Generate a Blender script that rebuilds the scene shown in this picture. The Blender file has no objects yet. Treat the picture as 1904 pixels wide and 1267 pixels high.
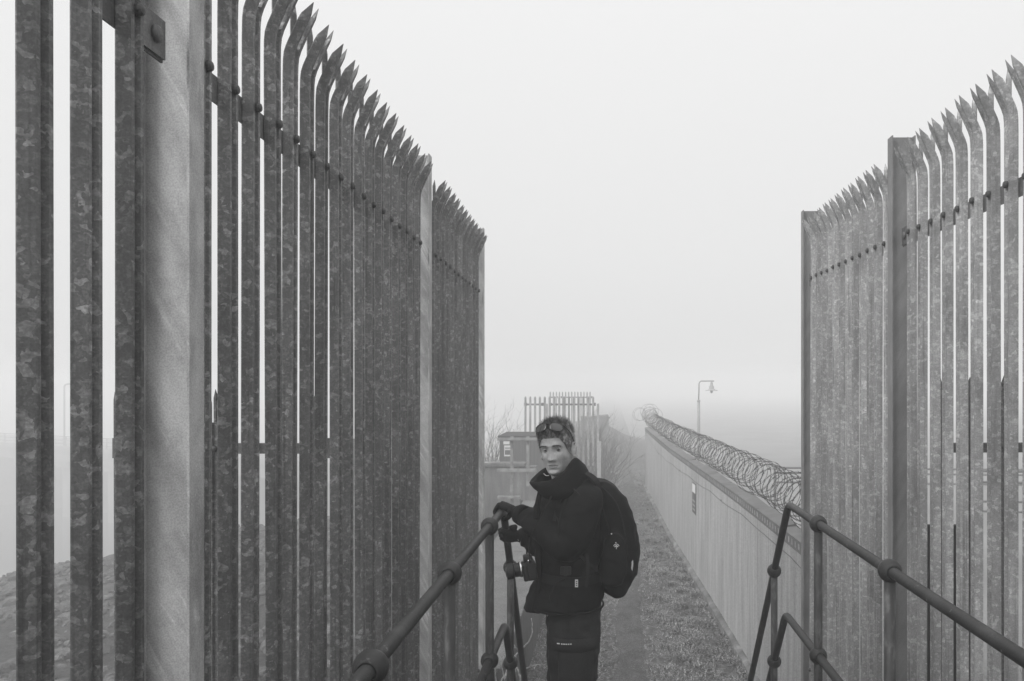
import bpy, bmesh, math, random
from mathutils import Vector, Matrix, noise, Euler
random.seed(11)
R = math.radians
sc = bpy.context.scene
col = sc.collection

# ------------------------------------------------------------------ camera, world, sun, exposure
F = 1480.0                                   # focal length in photo pixels
cam_d = bpy.data.cameras.new('camera')
cam = bpy.data.objects.new('camera', cam_d)
col.objects.link(cam)
cam.location = (0, 0, 0)
cam.rotation_euler = Euler((R(90), 0, 0))
cam_d.sensor_width = 36
cam_d.lens = 36 * F / 1904
cam_d.shift_x = -178 / 1904
cam_d.shift_y = 84.5 / 1904
cam_d.clip_start = 0.05
cam_d.clip_end = 1200
sc.camera = cam

SUN_EL, SUN_AZ = R(36), R(232)               # azimuth measured from +Y towards +X
w = bpy.data.worlds.new('World')
sc.world = w
w.use_nodes = True
nt = w.node_tree
nt.nodes.clear()
out = nt.nodes.new('ShaderNodeOutputWorld')
bg = nt.nodes.new('ShaderNodeBackground')
sky = nt.nodes.new('ShaderNodeTexSky')
sky.sky_type = 'NISHITA'
sky.sun_disc = False
sky.sun_elevation = SUN_EL
sky.sun_rotation = SUN_AZ
bw = nt.nodes.new('ShaderNodeRGBToBW')
mul = nt.nodes.new('ShaderNodeMath'); mul.operation = 'MULTIPLY'; mul.inputs[1].default_value = 0.05
tc = nt.nodes.new('ShaderNodeTexCoord')
sep = nt.nodes.new('ShaderNodeSeparateXYZ')
ramp = nt.nodes.new('ShaderNodeValToRGB')       # an overcast sky: the zenith is several times brighter than the horizon
e = ramp.color_ramp.elements
STOPS = [(0.0, .77), (.04, .81), (.16, .88), (.42, .96), (.52, 1.0), (.75, 1.45), (1.0, 1.65)]
while len(e) < len(STOPS): e.new(.5)
for q, (p_, v_) in enumerate(STOPS): e[q].position = p_; e[q].color = (v_, v_, v_, 1)
mix = nt.nodes.new('ShaderNodeMix'); mix.data_type = 'FLOAT'; mix.inputs[0].default_value = 0.92
nt.links.new(sky.outputs[0], bw.inputs[0])
nt.links.new(bw.outputs[0], mul.inputs[0])
nt.links.new(tc.outputs['Generated'], sep.inputs[0])
nt.links.new(sep.outputs[2], ramp.inputs[0])
nt.links.new(mul.outputs[0], mix.inputs[2])
nt.links.new(ramp.outputs[0], mix.inputs[3])
nt.links.new(mix.outputs[0], bg.inputs['Color'])
bg.inputs['Strength'].default_value = 1.0
nt.links.new(bg.outputs[0], out.inputs[0])

sl = bpy.data.lights.new('sun', 'SUN')
sl.energy = 2.2
sl.angle = R(25)
sun = bpy.data.objects.new('sun', sl)
col.objects.link(sun)
sd = Vector((math.sin(SUN_AZ) * math.cos(SUN_EL), math.cos(SUN_AZ) * math.cos(SUN_EL), math.sin(SUN_EL)))
sun.rotation_euler = sd.to_track_quat('Z', 'Y').to_euler()
sun.location = sd * 30

sc.view_settings.view_transform = 'Standard'
sc.view_settings.look = 'None'
sc.view_settings.exposure = 0.0
sc.view_settings.gamma = 1.0
sc.cycles.use_denoising = True
sc.cycles.max_bounces = 8
sc.cycles.volume_bounces = 3
sc.cycles.diffuse_bounces = 3

# ------------------------------------------------------------------ materials (all greys: the photograph is black and white)
MATS = {}
class N:
    def __init__(s, name):
        m = bpy.data.materials.new(name); m.use_nodes = True
        s.m = m; s.t = m.node_tree
        s.b = s.t.nodes['Principled BSDF']
    def n(s, kind, **kw):
        x = s.t.nodes.new('ShaderNode' + kind)
        for k, v in kw.items():
            if k in x.inputs: x.inputs[k].default_value = v
            else: setattr(x, k, v)
        return x
    def l(s, a, b): s.t.links.new(a, b)
    def coords(s, scale=(1, 1, 1), rnd=False, rot=(0, 0, 0)):
        c = s.n('TexCoord'); mp = s.n('Mapping')
        if any(rot):
            m2 = s.n('Mapping'); m2.inputs['Rotation'].default_value = rot; s.l(c.outputs['Object'], m2.inputs[0]); mp.inputs['Scale'].default_value = scale
            s.l(m2.outputs[0], mp.inputs[0]); return mp.outputs[0]
        mp.inputs['Scale'].default_value = scale
        mp.inputs['Rotation'].default_value = rot
        if rnd:
            oi = s.n('ObjectInfo'); mm = s.n('Math', operation='MULTIPLY'); mm.inputs[1].default_value = 37.0
            va = s.n('VectorMath', operation='ADD')
            s.l(oi.outputs['Random'], mm.inputs[0]); s.l(c.outputs['Object'], va.inputs[0]); s.l(mm.outputs[0], va.inputs[1])
            s.l(va.outputs[0], mp.inputs[0])
        else:
            s.l(c.outputs['Object'], mp.inputs[0])
        return mp.outputs[0]
    def rampf(s, src, stops):
        r = s.n('ValToRGB')
        e = r.color_ramp.elements
        while len(e) < len(stops): e.new(0.5)
        for k, (p, v) in enumerate(stops):
            e[k].position = p; e[k].color = (v, v, v, 1)
        s.l(src, r.inputs[0]); return r.outputs[0]
    def mixc(s, fac, a, b, blend='MIX'):
        x = s.n('Mix', data_type='RGBA', blend_type=blend)
        for i, v in ((0, fac), (6, a), (7, b)):
            if isinstance(v, (int, float)):
                x.inputs[i].default_value = v if i == 0 else (v, v, v, 1)
            else: s.l(v, x.inputs[i])
        return x.outputs[2]
    def noise(s, vec, scale, detail=4, rough=0.55, dist=0.0):
        x = s.n('TexNoise'); x.inputs['Scale'].default_value = scale; x.inputs['Detail'].default_value = detail
        x.inputs['Roughness'].default_value = rough; x.inputs['Distortion'].default_value = dist
        s.l(vec, x.inputs['Vector']); return x.outputs[0]
    def bump(s, src, strength, dist=0.01):
        x = s.n('Bump'); x.inputs['Strength'].default_value = strength; x.inputs['Distance'].default_value = dist
        s.l(src, x.inputs['Height']); s.l(x.outputs[0], s.b.inputs['Normal'])
    def fin(s, colr, rough=0.7, metal=0.0, spec=0.5):
        if isinstance(colr, (int, float)): s.b.inputs['Base Color'].default_value = (colr, colr, colr, 1)
        else: s.l(colr, s.b.inputs['Base Color'])
        if isinstance(rough, (int, float)): s.b.inputs['Roughness'].default_value = rough
        else: s.l(rough, s.b.inputs['Roughness'])
        s.b.inputs['Metallic'].default_value = metal
        s.b.inputs['Specular IOR Level'].default_value = spec
        MATS[s.m.name] = s.m
        return s.m

def galv(name, lo, hi, scale=40, metal=0.3, flake=0.76):
    k = N(name)
    v = k.coords((1.0, 0.8, 1.0), True)
    nd = k.n('TexNoise'); nd.inputs['Scale'].default_value = 30; k.l(v, nd.inputs['Vector'])
    va = k.n('VectorMath', operation='MULTIPLY_ADD')
    k.l(nd.outputs[1], va.inputs[0]); va.inputs[1].default_value = (0.05, 0.05, 0.045); k.l(v, va.inputs[2])
    out_ = lo
    k.f = None
    for sc_, fl, amt in ((scale, flake, 1.0), (scale * 1.9, .62, .38)):
        vo = k.n('TexVoronoi'); vo.inputs['Scale'].default_value = sc_; vo.inputs['Randomness'].default_value = 1; k.l(va.outputs[0], vo.inputs['Vector'])
        sp = k.n('SeparateColor'); k.l(vo.outputs['Color'], sp.inputs[0])
        f1 = k.rampf(sp.outputs[0], [(0.0, 0.0), (fl, 0.06), (fl + 0.05, 0.5 * amt), (1.0, amt)])
        edge = k.rampf(k.noise(k.coords((1, 1, 2.2), True), sc_ * .8, 2), [(0.38, 0.35), (0.60, 1.0)])
        gr = k.rampf(k.noise(v, sc_ * 1.7, 2), [(0.36, 0.45), (0.58, 1.0)])
        f1 = k.mixc(1.0, k.mixc(1.0, f1, edge, 'MULTIPLY'), gr, 'MULTIPLY')
        out_ = k.mixc(f1, out_, hi)
    f2 = k.noise(k.coords((1, 1, .35), True), 7, 6, .65)
    f3 = k.noise(v, 190, 3)
    c = k.mixc(1.0, out_, k.rampf(f2, [(0.3, 0.55), (0.72, 1.25)]), 'MULTIPLY')
    c = k.mixc(1.0, c, k.rampf(f3, [(0.3, 0.78), (0.7, 1.12)]), 'MULTIPLY')
    oi = k.n('ObjectInfo'); hs = k.n('Math', operation='MULTIPLY_ADD'); hs.inputs[1].default_value = .36; hs.inputs[2].default_value = .82; k.l(oi.outputs['Random'], hs.inputs[0])
    c = k.mixc(1.0, c, hs.outputs[0], 'MULTIPLY')
    drip = k.rampf(k.noise(k.coords((60, 60, 1.2), True), 1.0, 4, .6), [(.56, 1.0), (.72, .62)])
    c = k.mixc(1.0, c, drip, 'MULTIPLY')
    k.bump(f3, 0.25, 0.001)
    return k.fin(c, k.rampf(sp.outputs[1], [(0, 0.42), (1, 0.68)]), metal, 0.4)

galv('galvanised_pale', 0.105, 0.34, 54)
galv('galvanised_lit', 0.28, 0.60, 54)  # lighter copy of the fence zinc: light on the right side put into colour
galv('galvanised_hazed', 0.36, 0.46, 20)  # far screens' zinc, lightened so the colour carries part of the fog
galv('galvanised_rail', 0.11, 0.18, 60, 0.3, 0.85)

k = N('galvanised_post')                      # post with wind-blown diagonal zinc streaks
v = k.coords((1, 1, 1))
vd = k.coords((34, 34, 3.0), rot=(0, R(27), 0))
n1 = k.noise(vd, 1.0, 7, 0.6, 0.5); n2 = k.noise(k.coords((10, 10, 1.6), rot=(0, R(22), 0)), 1.0, 3, 0.5); n3 = k.noise(v, 220, 2)
s1 = k.rampf(n1, [(0.42, 0.58), (0.54, 0.72), (0.62, 1.05)])
msk = k.rampf(k.noise(v, 2.6, 4, .6), [(.42, 0.0), (.58, 1.0)])
s1 = k.mixc(msk, .78, s1)
fine = k.noise(k.coords((150, 150, 7), rot=(0, R(33), 0)), 1.0, 3, .5)
s1 = k.mixc(k.mixc(1.0, k.rampf(fine, [(.60, 0.0), (.72, .8)]), k.rampf(k.noise(k.coords((3, 3, 1.2)), 2.3, 3, .6), [(.46, 0.0), (.60, 1.0)]), 'MULTIPLY'), s1, 1.2)
s1 = k.mixc(k.rampf(k.noise(v, 11, 6, .75), [(.46, 0.0), (.66, .6)]), s1, .5)
s2 = k.rampf(n2, [(0.35, 0.62), (0.62, 1.0)])
s3 = k.rampf(n3, [(0.35, 0.72), (0.65, 1.0)])
a = k.mixc(1.0, k.mixc(1.0, s1, s2, 'MULTIPLY'), s3, 'MULTIPLY')
k.fin(k.mixc(1.0, a, 0.62, 'MULTIPLY'), 0.55, 0.25, 0.4)

k = N('galvanised_post_dull'); v = k.coords()
n1 = k.noise(k.coords((20, 20, 2.0), rot=(0, R(27), 0)), 1.0, 6, .6); n3 = k.noise(v, 220, 2); n4 = k.noise(v, 4, 4)
k.fin(k.mixc(1.0, k.mixc(1.0, k.rampf(n1, [(.35, .17), (.65, .22)]), k.rampf(n3, [(.3, .8), (.7, 1.1)]), 'MULTIPLY'), k.rampf(n4, [(.3, .8), (.7, 1.1)]), 'MULTIPLY'), .55, .25, .4)
k = N('bolt_steel'); v = k.coords(); k.fin(k.rampf(k.noise(v, 90), [(0.3, 0.03), (0.7, 0.07)]), 0.55, 0.4)

k = N('painted_tube')                         # worn dark paint over steel tube
v = k.coords()
n1 = k.noise(v, 5, 6, 0.62); n2 = k.noise(v, 130, 3)
a = k.rampf(n1, [(0.3, 0.016), (0.55, 0.026), (0.68, 0.06)])
a = k.mixc(k.rampf(k.noise(v, 42, 4, .6), [(.64, 0.0), (.70, .8)]), a, .12)
k.bump(n2, 0.35, 0.002)
k.fin(k.mixc(1.0, a, k.rampf(n2, [(0.3, 0.75), (0.7, 1.05)]), 'MULTIPLY'), k.rampf(n1, [(0.3, 0.42), (0.7, 0.65)]), 0.1, 0.4)
k = N('worn_tube')
v = k.coords((1, 1, .35)); n1 = k.noise(v, 30, 6, 0.65)
k.fin(k.rampf(n1, [(0.3, 0.02), (0.5, 0.04), (0.68, 0.12)]), 0.6, 0.2)

k = N('ground_grass')
v = k.coords((1, 0.55, 1)); n1 = k.noise(v, 1.3, 5, 0.6); n2 = k.noise(v, 14, 6, 0.7, 0.8); n3 = k.noise(v, 70, 3, 0.6)
a = k.rampf(n2, [(0.3, 0.045), (0.5, 0.12), (0.68, 0.30)])
a = k.mixc(1.0, a, k.rampf(n1, [(0.3, 0.65), (0.7, 1.1)]), 'MULTIPLY')
a = k.mixc(1.0, a, k.rampf(n3, [(0.3, 0.6), (0.7, 1.2)]), 'MULTIPLY')
k.bump(k.mixc(0.5, n2, n3), 0.8, 0.05)
k.fin(a, 0.95, 0, 0.1)
k = N('grass_blade'); oi = k.n('TexCoord')
n1 = k.noise(oi.outputs['Object'], 3.0, 4); n2 = k.noise(oi.outputs['Object'], 45, 2)
k.fin(k.mixc(1.0, k.rampf(n2, [(0.3, 0.06), (0.5, 0.20), (0.66, 0.60)]), k.rampf(n1, [(0.3, 0.5), (0.7, 1.1)]), 'MULTIPLY'), 0.8, 0, 0.2)
k = N('worn_track'); v = k.coords((1, .6, 1)); n1 = k.noise(v, 6, 6, 0.65); n2 = k.noise(v, 60, 4, .7)
k.bump(n2, 0.9, 0.03)
k.fin(k.mixc(1.0, k.rampf(n1, [(0.3, 0.045), (0.7, 0.11)]), k.rampf(n2, [(0.32, 0.35), (0.66, 2.0)]), 'MULTIPLY'), 0.95, 0, 0.1)

k = N('concrete_top'); v = k.coords((1, 1, 1)); n1 = k.noise(v, 2.5, 6, .6); n2 = k.noise(k.coords((1, 3, 1)), 45, 4, .7)
k.bump(n2, 0.9, 0.02)
k.fin(k.mixc(1.0, k.rampf(n1, [(0.3, 0.12), (0.7, 0.19)]), k.rampf(n2, [(0.34, 0.3), (0.64, 1.7)]), 'MULTIPLY'), 0.9, 0, 0.2)
k = N('stained_concrete'); v = k.coords((1, 1, .5)); n1 = k.noise(v, 1.8, 6, .6); n2 = k.noise(k.coords((6, 6, .6)), 2, 4, .6); n3 = k.noise(v, 60, 3)
a = k.mixc(1.0, k.rampf(n1, [(0.35, 0.13), (0.55, .22), (0.66, 0.38)]), k.rampf(n2, [(0.3, 0.6), (0.7, 1.0)]), 'MULTIPLY')
k.bump(n3, .4, .01); k.fin(k.mixc(1.0, a, k.rampf(n3, [(.3, .75), (.7, 1.1)]), 'MULTIPLY'), 0.9, 0, .2)
k = N('dark_stained_concrete'); v = k.coords((1, 1, .35)); n1 = k.noise(v, 5, 6, .6); n2 = k.noise(v, 70, 3)
k.bump(n2, .4, .01); k.fin(k.mixc(1.0, k.rampf(n1, [(0.3, 0.055), (0.7, 0.12)]), k.rampf(n2, [(.3, .7), (.7, 1.1)]), 'MULTIPLY'), .9, 0, .2)

k = N('wall_panel')                           # weathered ribbed wall panels, vertical streaks and fine grit
v = k.coords((26, 26, 0.5)); n1 = k.noise(v, 1.2, 5, .6); n2 = k.noise(k.coords((1, 1, 1)), 90, 4, .7); n3 = k.noise(k.coords((1.5, 1.5, .3), True), 2.5, 3)
a = k.mixc(1.0, k.rampf(n1, [(0.3, 0.27), (0.7, 0.47)]), k.rampf(n2, [(.3, .6), (.7, 1.25)]), 'MULTIPLY')
a = k.mixc(1.0, a, k.rampf(n3, [(.3, .8), (.7, 1.05)]), 'MULTIPLY')
k.bump(n2, .4, .006); k.fin(a, .85, 0, .25)
k = N('coping_sheet'); v = k.coords((1, 1, 1)); n1 = k.noise(v, 4, 5, .6)
k.fin(k.rampf(n1, [(0.3, 0.10), (0.7, 0.16)]), .7, .2, .3)
k = N('razor_steel'); k.fin(k.rampf(k.noise(k.coords(), 8), [(.3, .02), (.7, .06)]), .5, .5)
k = N('pale_paint'); v = k.coords(); k.fin(k.rampf(k.noise(v, 12, 5), [(.3, .30), (.7, .42)]), .7, .1)
k = N('pale_cladding'); k.fin(k.rampf(k.noise(k.coords(), .5, 5), [(.3, .48), (.7, .6)]), .8)
k = N('lamp_paint'); k.fin(k.rampf(k.noise(k.coords(), 12, 5), [(.3, .26), (.7, .34)]), .6, .1)
k = N('yard_concrete'); v = k.coords(); k.fin(k.mixc(1.0, k.rampf(k.noise(v, .4, 6), [(.3, .17), (.7, .25)]), k.rampf(k.noise(v, 12, 4), [(.3, .8), (.7, 1.05)]), 'MULTIPLY'), .9, 0, .2)
k = N('barrier_steel'); k.fin(k.rampf(k.noise(k.coords(), 8, 5), [(.35, .14), (.65, .30)]), .7, .1)
k = N('hut_sheet'); v = k.coords((20, 20, .6)); k.fin(k.rampf(k.noise(v, 1, 5), [(.3, .05), (.7, .09)]), .7, .1)
k = N('dark_panel'); k.fin(k.rampf(k.noise(k.coords(), 14, 5), [(.3, .008), (.7, .02)]), .8, 0, .2)
k = N('sign_white'); k.fin(k.rampf(k.noise(k.coords(), 30), [(.3, .6), (.7, .72)]), .6)
k = N('sign_dark'); k.fin(k.rampf(k.noise(k.coords(), 30), [(.3, .05), (.7, .08)]), .6)
k = N('twig_bark'); k.fin(k.rampf(k.noise(k.coords(), 40, 4), [(.3, .10), (.7, .30)]), .8, 0, .2)
k = N('pale_bark'); k.fin(k.rampf(k.noise(k.coords(), 40, 4), [(.3, .16), (.7, .5)]), .8, 0, .2)
k = N('dark_bark'); k.fin(k.rampf(k.noise(k.coords(), 20, 4), [(.3, .05), (.7, .11)]), .9, 0, .1)
k = N('rock'); v = k.coords(); n1 = k.noise(v, 5, 6, .65); n2 = k.noise(v, 35, 4, .7)
k.bump(n2, .6, .04); k.fin(k.mixc(1.0, k.rampf(n1, [(.32, .06), (.6, .16), (.7, .3)]), k.rampf(n2, [(.3, .5), (.7, 1.15)]), 'MULTIPLY'), .9, 0, .2)
k = N('shingle'); v = k.coords(); n1 = k.noise(v, .9, 6, .65); n2 = k.noise(v, 22, 5, .7)
k.bump(n2, .9, .08); k.fin(k.mixc(1.0, k.rampf(n1, [(.3, .04), (.7, .10)]), k.rampf(n2, [(.3, .4), (.7, 1.5)]), 'MULTIPLY'), .95, 0, .1)
k = N('water'); v = k.coords((.35, 1.2, 1)); k.bump(k.noise(v, 1.6, 4, .6), .3, .05); k.fin(.04, .12, 0, .5)
k = N('bridge_concrete'); k.fin(k.rampf(k.noise(k.coords(), .6, 5), [(.3, .16), (.7, .24)]), .9)
# person
def skinmat(name, base):
    k = N(name); v = k.coords(); n1 = k.noise(v, 30, 4, .6); n2 = k.noise(v, 300, 2)
    k.b.inputs['Subsurface Weight'].default_value = .15
    k.b.inputs['Subsurface Radius'].default_value = (.006, .006, .006)
    k.bump(n2, .15, .001)
    k.fin(k.mixc(1.0, k.rampf(n1, [(.3, base * .80), (.7, base * 1.12)]), k.rampf(k.noise(v, 130, 3), [(.3, .86), (.7, 1.05)]), 'MULTIPLY'), .55, 0, .35)
skinmat('skin', .46); skinmat('lips', .27)
k = N('hair'); k.fin(k.rampf(k.noise(k.coords((1, 1, .6)), 75, 4, .7), [(.36, .05), (.50, .15), (.62, .42)]), .6, 0, .3)
k = N('brow_hair'); k.fin(.075, .8, 0, .1)
k = N('eye_white'); k.fin(.27, .2)
k = N('iris'); k.fin(.03, .15)
def cloth(name, c, sc_=240, st=.5):
    k = N(name); v = k.coords(); n1 = k.noise(v, sc_, 2); n2 = k.noise(v, 7, 4)
    k.bump(n1, st, .001)
    k.fin(k.mixc(1.0, k.rampf(n2, [(.3, c * .8), (.7, c * 1.15)]), k.rampf(n1, [(.3, .7), (.7, 1.25)]), 'MULTIPLY'), .75, 0, .14)
cloth('jacket_cloth', .006); cloth('trouser_cloth', .020); cloth('pack_cloth', .008, 400); cloth('webbing', .016, 500); cloth('glove_wool', .008, 300)
k = N('lens_tint'); k.fin(.03, .08, 0, .9)
k = N('black_plastic'); k.fin(k.rampf(k.noise(k.coords(), 200), [(.3, .008), (.7, .014)]), .4, 0, .4)
k = N('boot_leather'); k.fin(k.rampf(k.noise(k.coords(), 50), [(.3, .01), (.7, .02)]), .6, 0, .3)
k = N('chrome'); k.fin(.7, .25, .9)
k = N('mark_white'); k.fin(.62, .6)

# ------------------------------------------------------------------ mesh helpers
class MB:
    def __init__(s): s.v = []; s.f = []; s.mi = []; s.sm = []; s.mats = []
    def mat(s, name):
        if name not in s.mats: s.mats.append(name)
        return s.mats.index(name)
    def add(s, vs, fs, m=0, smooth=False):
        o = len(s.v); s.v += [tuple(p) for p in vs]
        for f in fs: s.f.append(tuple(i + o for i in f)); s.mi.append(m); s.sm.append(smooth)
    def box(s, a, b, m=0, M=None, bev=0):
        (x0, y0, z0), (x1, y1, z1) = a, b
        vs = [Vector(p) for p in ((x0, y0, z0), (x1, y0, z0), (x1, y1, z0), (x0, y1, z0), (x0, y0, z1), (x1, y0, z1), (x1, y1, z1), (x0, y1, z1))]
        fs = [(0, 3, 2, 1), (4, 5, 6, 7), (0, 1, 5, 4), (1, 2, 6, 5), (2, 3, 7, 6), (3, 0, 4, 7)]
        if bev:
            bm = bmesh.new(); bv = [bm.verts.new(p) for p in vs]
            for f in fs: bm.faces.new([bv[i] for i in f])
            bmesh.ops.bevel(bm, geom=bm.edges[:], offset=bev, segments=2, affect='EDGES', profile=.6)
            bm.verts.index_update()
            vs = [v.co.copy() for v in bm.verts]; fs = [tuple(v.index for v in f.verts) for f in bm.faces]; bm.free()
        if M: vs = [M @ p for p in vs]
        s.add(vs, fs, m, bool(bev) and False)
    def tube(s, pts, rad, n=10, m=0, smooth=True, caps=True, sq=None):
        pts = [Vector(p) for p in pts]
        if not hasattr(rad, '__len__'): rad = [rad] * len(pts)
        up = Vector((0, 0, 1)); rings = []
        prev = None
        for i, p in enumerate(pts):
            t = (pts[min(i + 1, len(pts) - 1)] - pts[max(i - 1, 0)]).normalized()
            if prev is None:
                a = t.cross(up)
                if a.length < .05: a = t.cross(Vector((1, 0, 0)))
                a.normalize()
            else:
                a = prev - t * prev.dot(t)
                a.normalize()
            prev = a; b = t.cross(a)
            r = rad[i]
            rings.append([p + a * (math.cos(2 * math.pi * j / n) * r) + b * (math.sin(2 * math.pi * j / n) * r * (sq or 1)) for j in range(n)])
        s.rings(rings, m, smooth, caps)
    def rings(s, rings, m=0, smooth=True, caps=True, closed=False):
        n = len(rings[0]); vs = [p for r in rings for p in r]; fs = []
        K = len(rings)
        for i in range(K if closed else K - 1):
            for j in range(n):
                a = i * n + j; b = i * n + (j + 1) % n; i2 = (i + 1) % K
                fs.append((a, b, i2 * n + (j + 1) % n, i2 * n + j))
        if caps and not closed:
            fs.append(tuple(range(n - 1, -1, -1))); fs.append(tuple(range((K - 1) * n, K * n)))
        s.add(vs, fs, m, smooth)
    def lathe(s, prof, M=Matrix(), n=20, m=0, smooth=True, caps=True):
        s.rings([[M @ Vector((r * math.cos(2 * math.pi * j / n), r * math.sin(2 * math.pi * j / n), z)) for j in range(n)] for r, z in prof], m, smooth, caps)
    def ball(s, c, r, n=16, m=0, sc_=(1, 1, 1), M=None):
        K = n // 2; pr = []
        rings = []
        for i in range(K + 1):
            t = math.pi * (i + .02 * (i == 0) - .02 * (i == K)) / K
            rings.append([Vector((math.sin(t) * math.cos(2 * math.pi * j / n) * r * sc_[0], math.sin(t) * math.sin(2 * math.pi * j / n) * r * sc_[1], -math.cos(t) * r * sc_[2])) for j in range(n)])
        c = Vector(c)
        rings = [[(M @ p if M else p) + c for p in rg] for rg in rings]
        s.rings(rings, m, True, True)
    def mesh(s, name, mats):
        me = bpy.data.meshes.new(name); me.from_pydata(s.v, [], s.f)
        for mm in (mats if isinstance(mats, (list, tuple)) else [mats]): me.materials.append(MATS[mm])
        me.polygons.foreach_set('material_index', s.mi); me.polygons.foreach_set('use_smooth', s.sm)
        me.update(); return me
    def build(s, name, mats, parent=None, loc=None):
        o = bpy.data.objects.new(name, s.mesh(name, mats)); col.objects.link(o)
        if parent: o.parent = parent
        if loc: o.location = loc
        return o

def tag(o, label=None, cat=None, group=None, kind=None):
    if label: o['label'] = label
    if cat: o['category'] = cat
    if group: o['group'] = group
    if kind: o['kind'] = kind
    return o
def empty(name, loc=(0, 0, 0), rz=0):
    o = bpy.data.objects.new(name, None); o.empty_display_size = .2; col.objects.link(o)
    o.location = loc; o.rotation_euler = (0, 0, rz); return o
def cp(o, parent=None, loc=None):
    c = o.copy(); col.objects.link(c)
    if parent: c.parent = parent
    if loc is not None: c.location = loc
    for ch in list(o.children): cp(ch, c)
    return c
def pp(px, py, d): return Vector(((px - 1130) * d / F, d, (718 - py) * d / F))   # a spot measured on the photo, at its distance
def interp(tab, x):
    if x <= tab[0][0]: return tab[0][1]
    for (a, b), (c, d) in zip(tab, tab[1:]):
        if x <= c: return b + (d - b) * (x - a) / (c - a)
    return tab[-1][1]
def smoothpts(P, k=6, closed=False):
    P = [Vector(p) for p in P]; n = len(P); o = []
    for i in range(n if closed else n - 1):
        if closed: a, b, c, d = P[i - 1], P[i], P[(i + 1) % n], P[(i + 2) % n]
        else: a, b, c, d = P[max(i - 1, 0)], P[i], P[i + 1], P[min(i + 2, n - 1)]
        for j in range(k):
            t = j / k
            o.append(.5 * ((2 * b) + (c - a) * t + (2 * a - 5 * b + 4 * c - d) * t * t + (3 * b - a - 3 * c + d) * t ** 3))
    if not closed: o.append(P[-1])
    return o
def nz(x, y, z=0): return noise.noise(Vector((x, y, z)))

# ------------------------------------------------------------------ ground, path, bank, water
GZ = -3.6
EDGE = [(-60, 4), (-40, 9), (-20, 15.5), (-14.2, 18.6), (-13, 21), (-8.6, 23.6), (-4, 25.5), (-2.2, 27)]
def gz(x, y):
    if x > -2.0:
        z = GZ
        z += 1.7 * math.exp(-((x + 1.2) / 2.6) ** 2 - ((y - 44) / 9) ** 2)
    else:
        t = min(1, (-x - 2.0) / .8)
        zb = -3.1 - .115 * (-x - 2.0) + .16 * nz(x * .5, y * .5) * t
        z = GZ * (1 - t) + zb * t
        ye = interp(EDGE, x) + 1.2 * nz(x * .25, y * .1, 3)
        if y > ye: z -= .62 * (y - ye)
    z += .03 * nz(x * 1.3, y * 1.3) + .012 * nz(x * 5, y * 5)
    return max(z, -17)
def axis(segs):
    o = []
    for a, b, st in segs:
        k_ = max(1, round((b - a) / st))
        o += [a + (b - a) * i / k_ for i in range(k_)]
    return o + [segs[-1][1]]
xs = axis([(-440, -200, 60), (-200, -60, 14), (-60, -20, 1.6), (-20, -2.8, .35), (-2.8, 2.6, .15), (2.6, 10, .8), (10, 200, 14), (200, 440, 60)])
ys = axis([(-12, 4, 1.6), (4, 30, .25), (30, 60, 1.2), (60, 215, 12), (215, 440, 60)])
m = MB(); nx = len(xs)
m.add([(x, y, gz(x, y)) for y in ys for x in xs],
      [(j * nx + i, j * nx + i + 1, (j + 1) * nx + i + 1, (j + 1) * nx + i) for j in range(len(ys) - 1) for i in range(nx - 1)], 0, True)
for fi, f in enumerate(m.f):
    c = sum((Vector(m.v[i]) for i in f), Vector()) / 4
    if c.x < -2.3: m.mi[fi] = 1
tag(m.build('ground', ['ground_grass', 'shingle']), kind='structure')

m = MB(); YS = [(wall_x0 + .14, y_) for wall_x0, y_ in ((1.86, 7.2), (1.81, 10.1), (1.73, 12.8), (1.50, 19), (1.34, 28.4))] + [(1.6, 60), (4, 435), (435, 435), (435, 7.2)]
top = [Vector((x, y, GZ + .10)) for x, y in YS]; n = len(top)
m.add(top + [p - Vector((0, 0, .3)) for p in top], [tuple(reversed(range(n)))[::-1]] + [(i, i + n, (i + 1) % n + n, (i + 1) % n) for i in range(n)])
tag(m.build('yard', 'yard_concrete'), kind='structure')

m = MB(); st = []                              # the trodden line down the path
for i in range(120):
    y = 6 + i * .3
    cx = interp([(6, .22), (11, .30), (17, .45), (23, .62), (30, .75), (42, .6)], y) + .05 * nz(y * .7, 2) + .03 * nz(y * 3.1, 5)
    hw = .24 + .07 * nz(y * .9, 7)
    st.append([(cx - hw + hw * 2 * j / 6 + .05 * nz(y * 2.7, j * 3.0) * (j in (0, 1, 5, 6)), y, gz(cx, y) + (.020 if 0 < j < 6 else -.03)) for j in range(7)])
m.add([p for r in st for p in r], [(i * 7 + j, i * 7 + j + 1, (i + 1) * 7 + j + 1, (i + 1) * 7 + j) for i in range(119) for j in range(6)], 0, True)
tag(m.build('path', 'worn_track'), kind='structure')

m = MB(); m.add([(-439, 8, -14), (60, 8, -14), (60, 439, -14), (-439, 439, -14)], [(0, 1, 2, 3)])
tag(m.build('water', 'water'), kind='structure')

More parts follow.
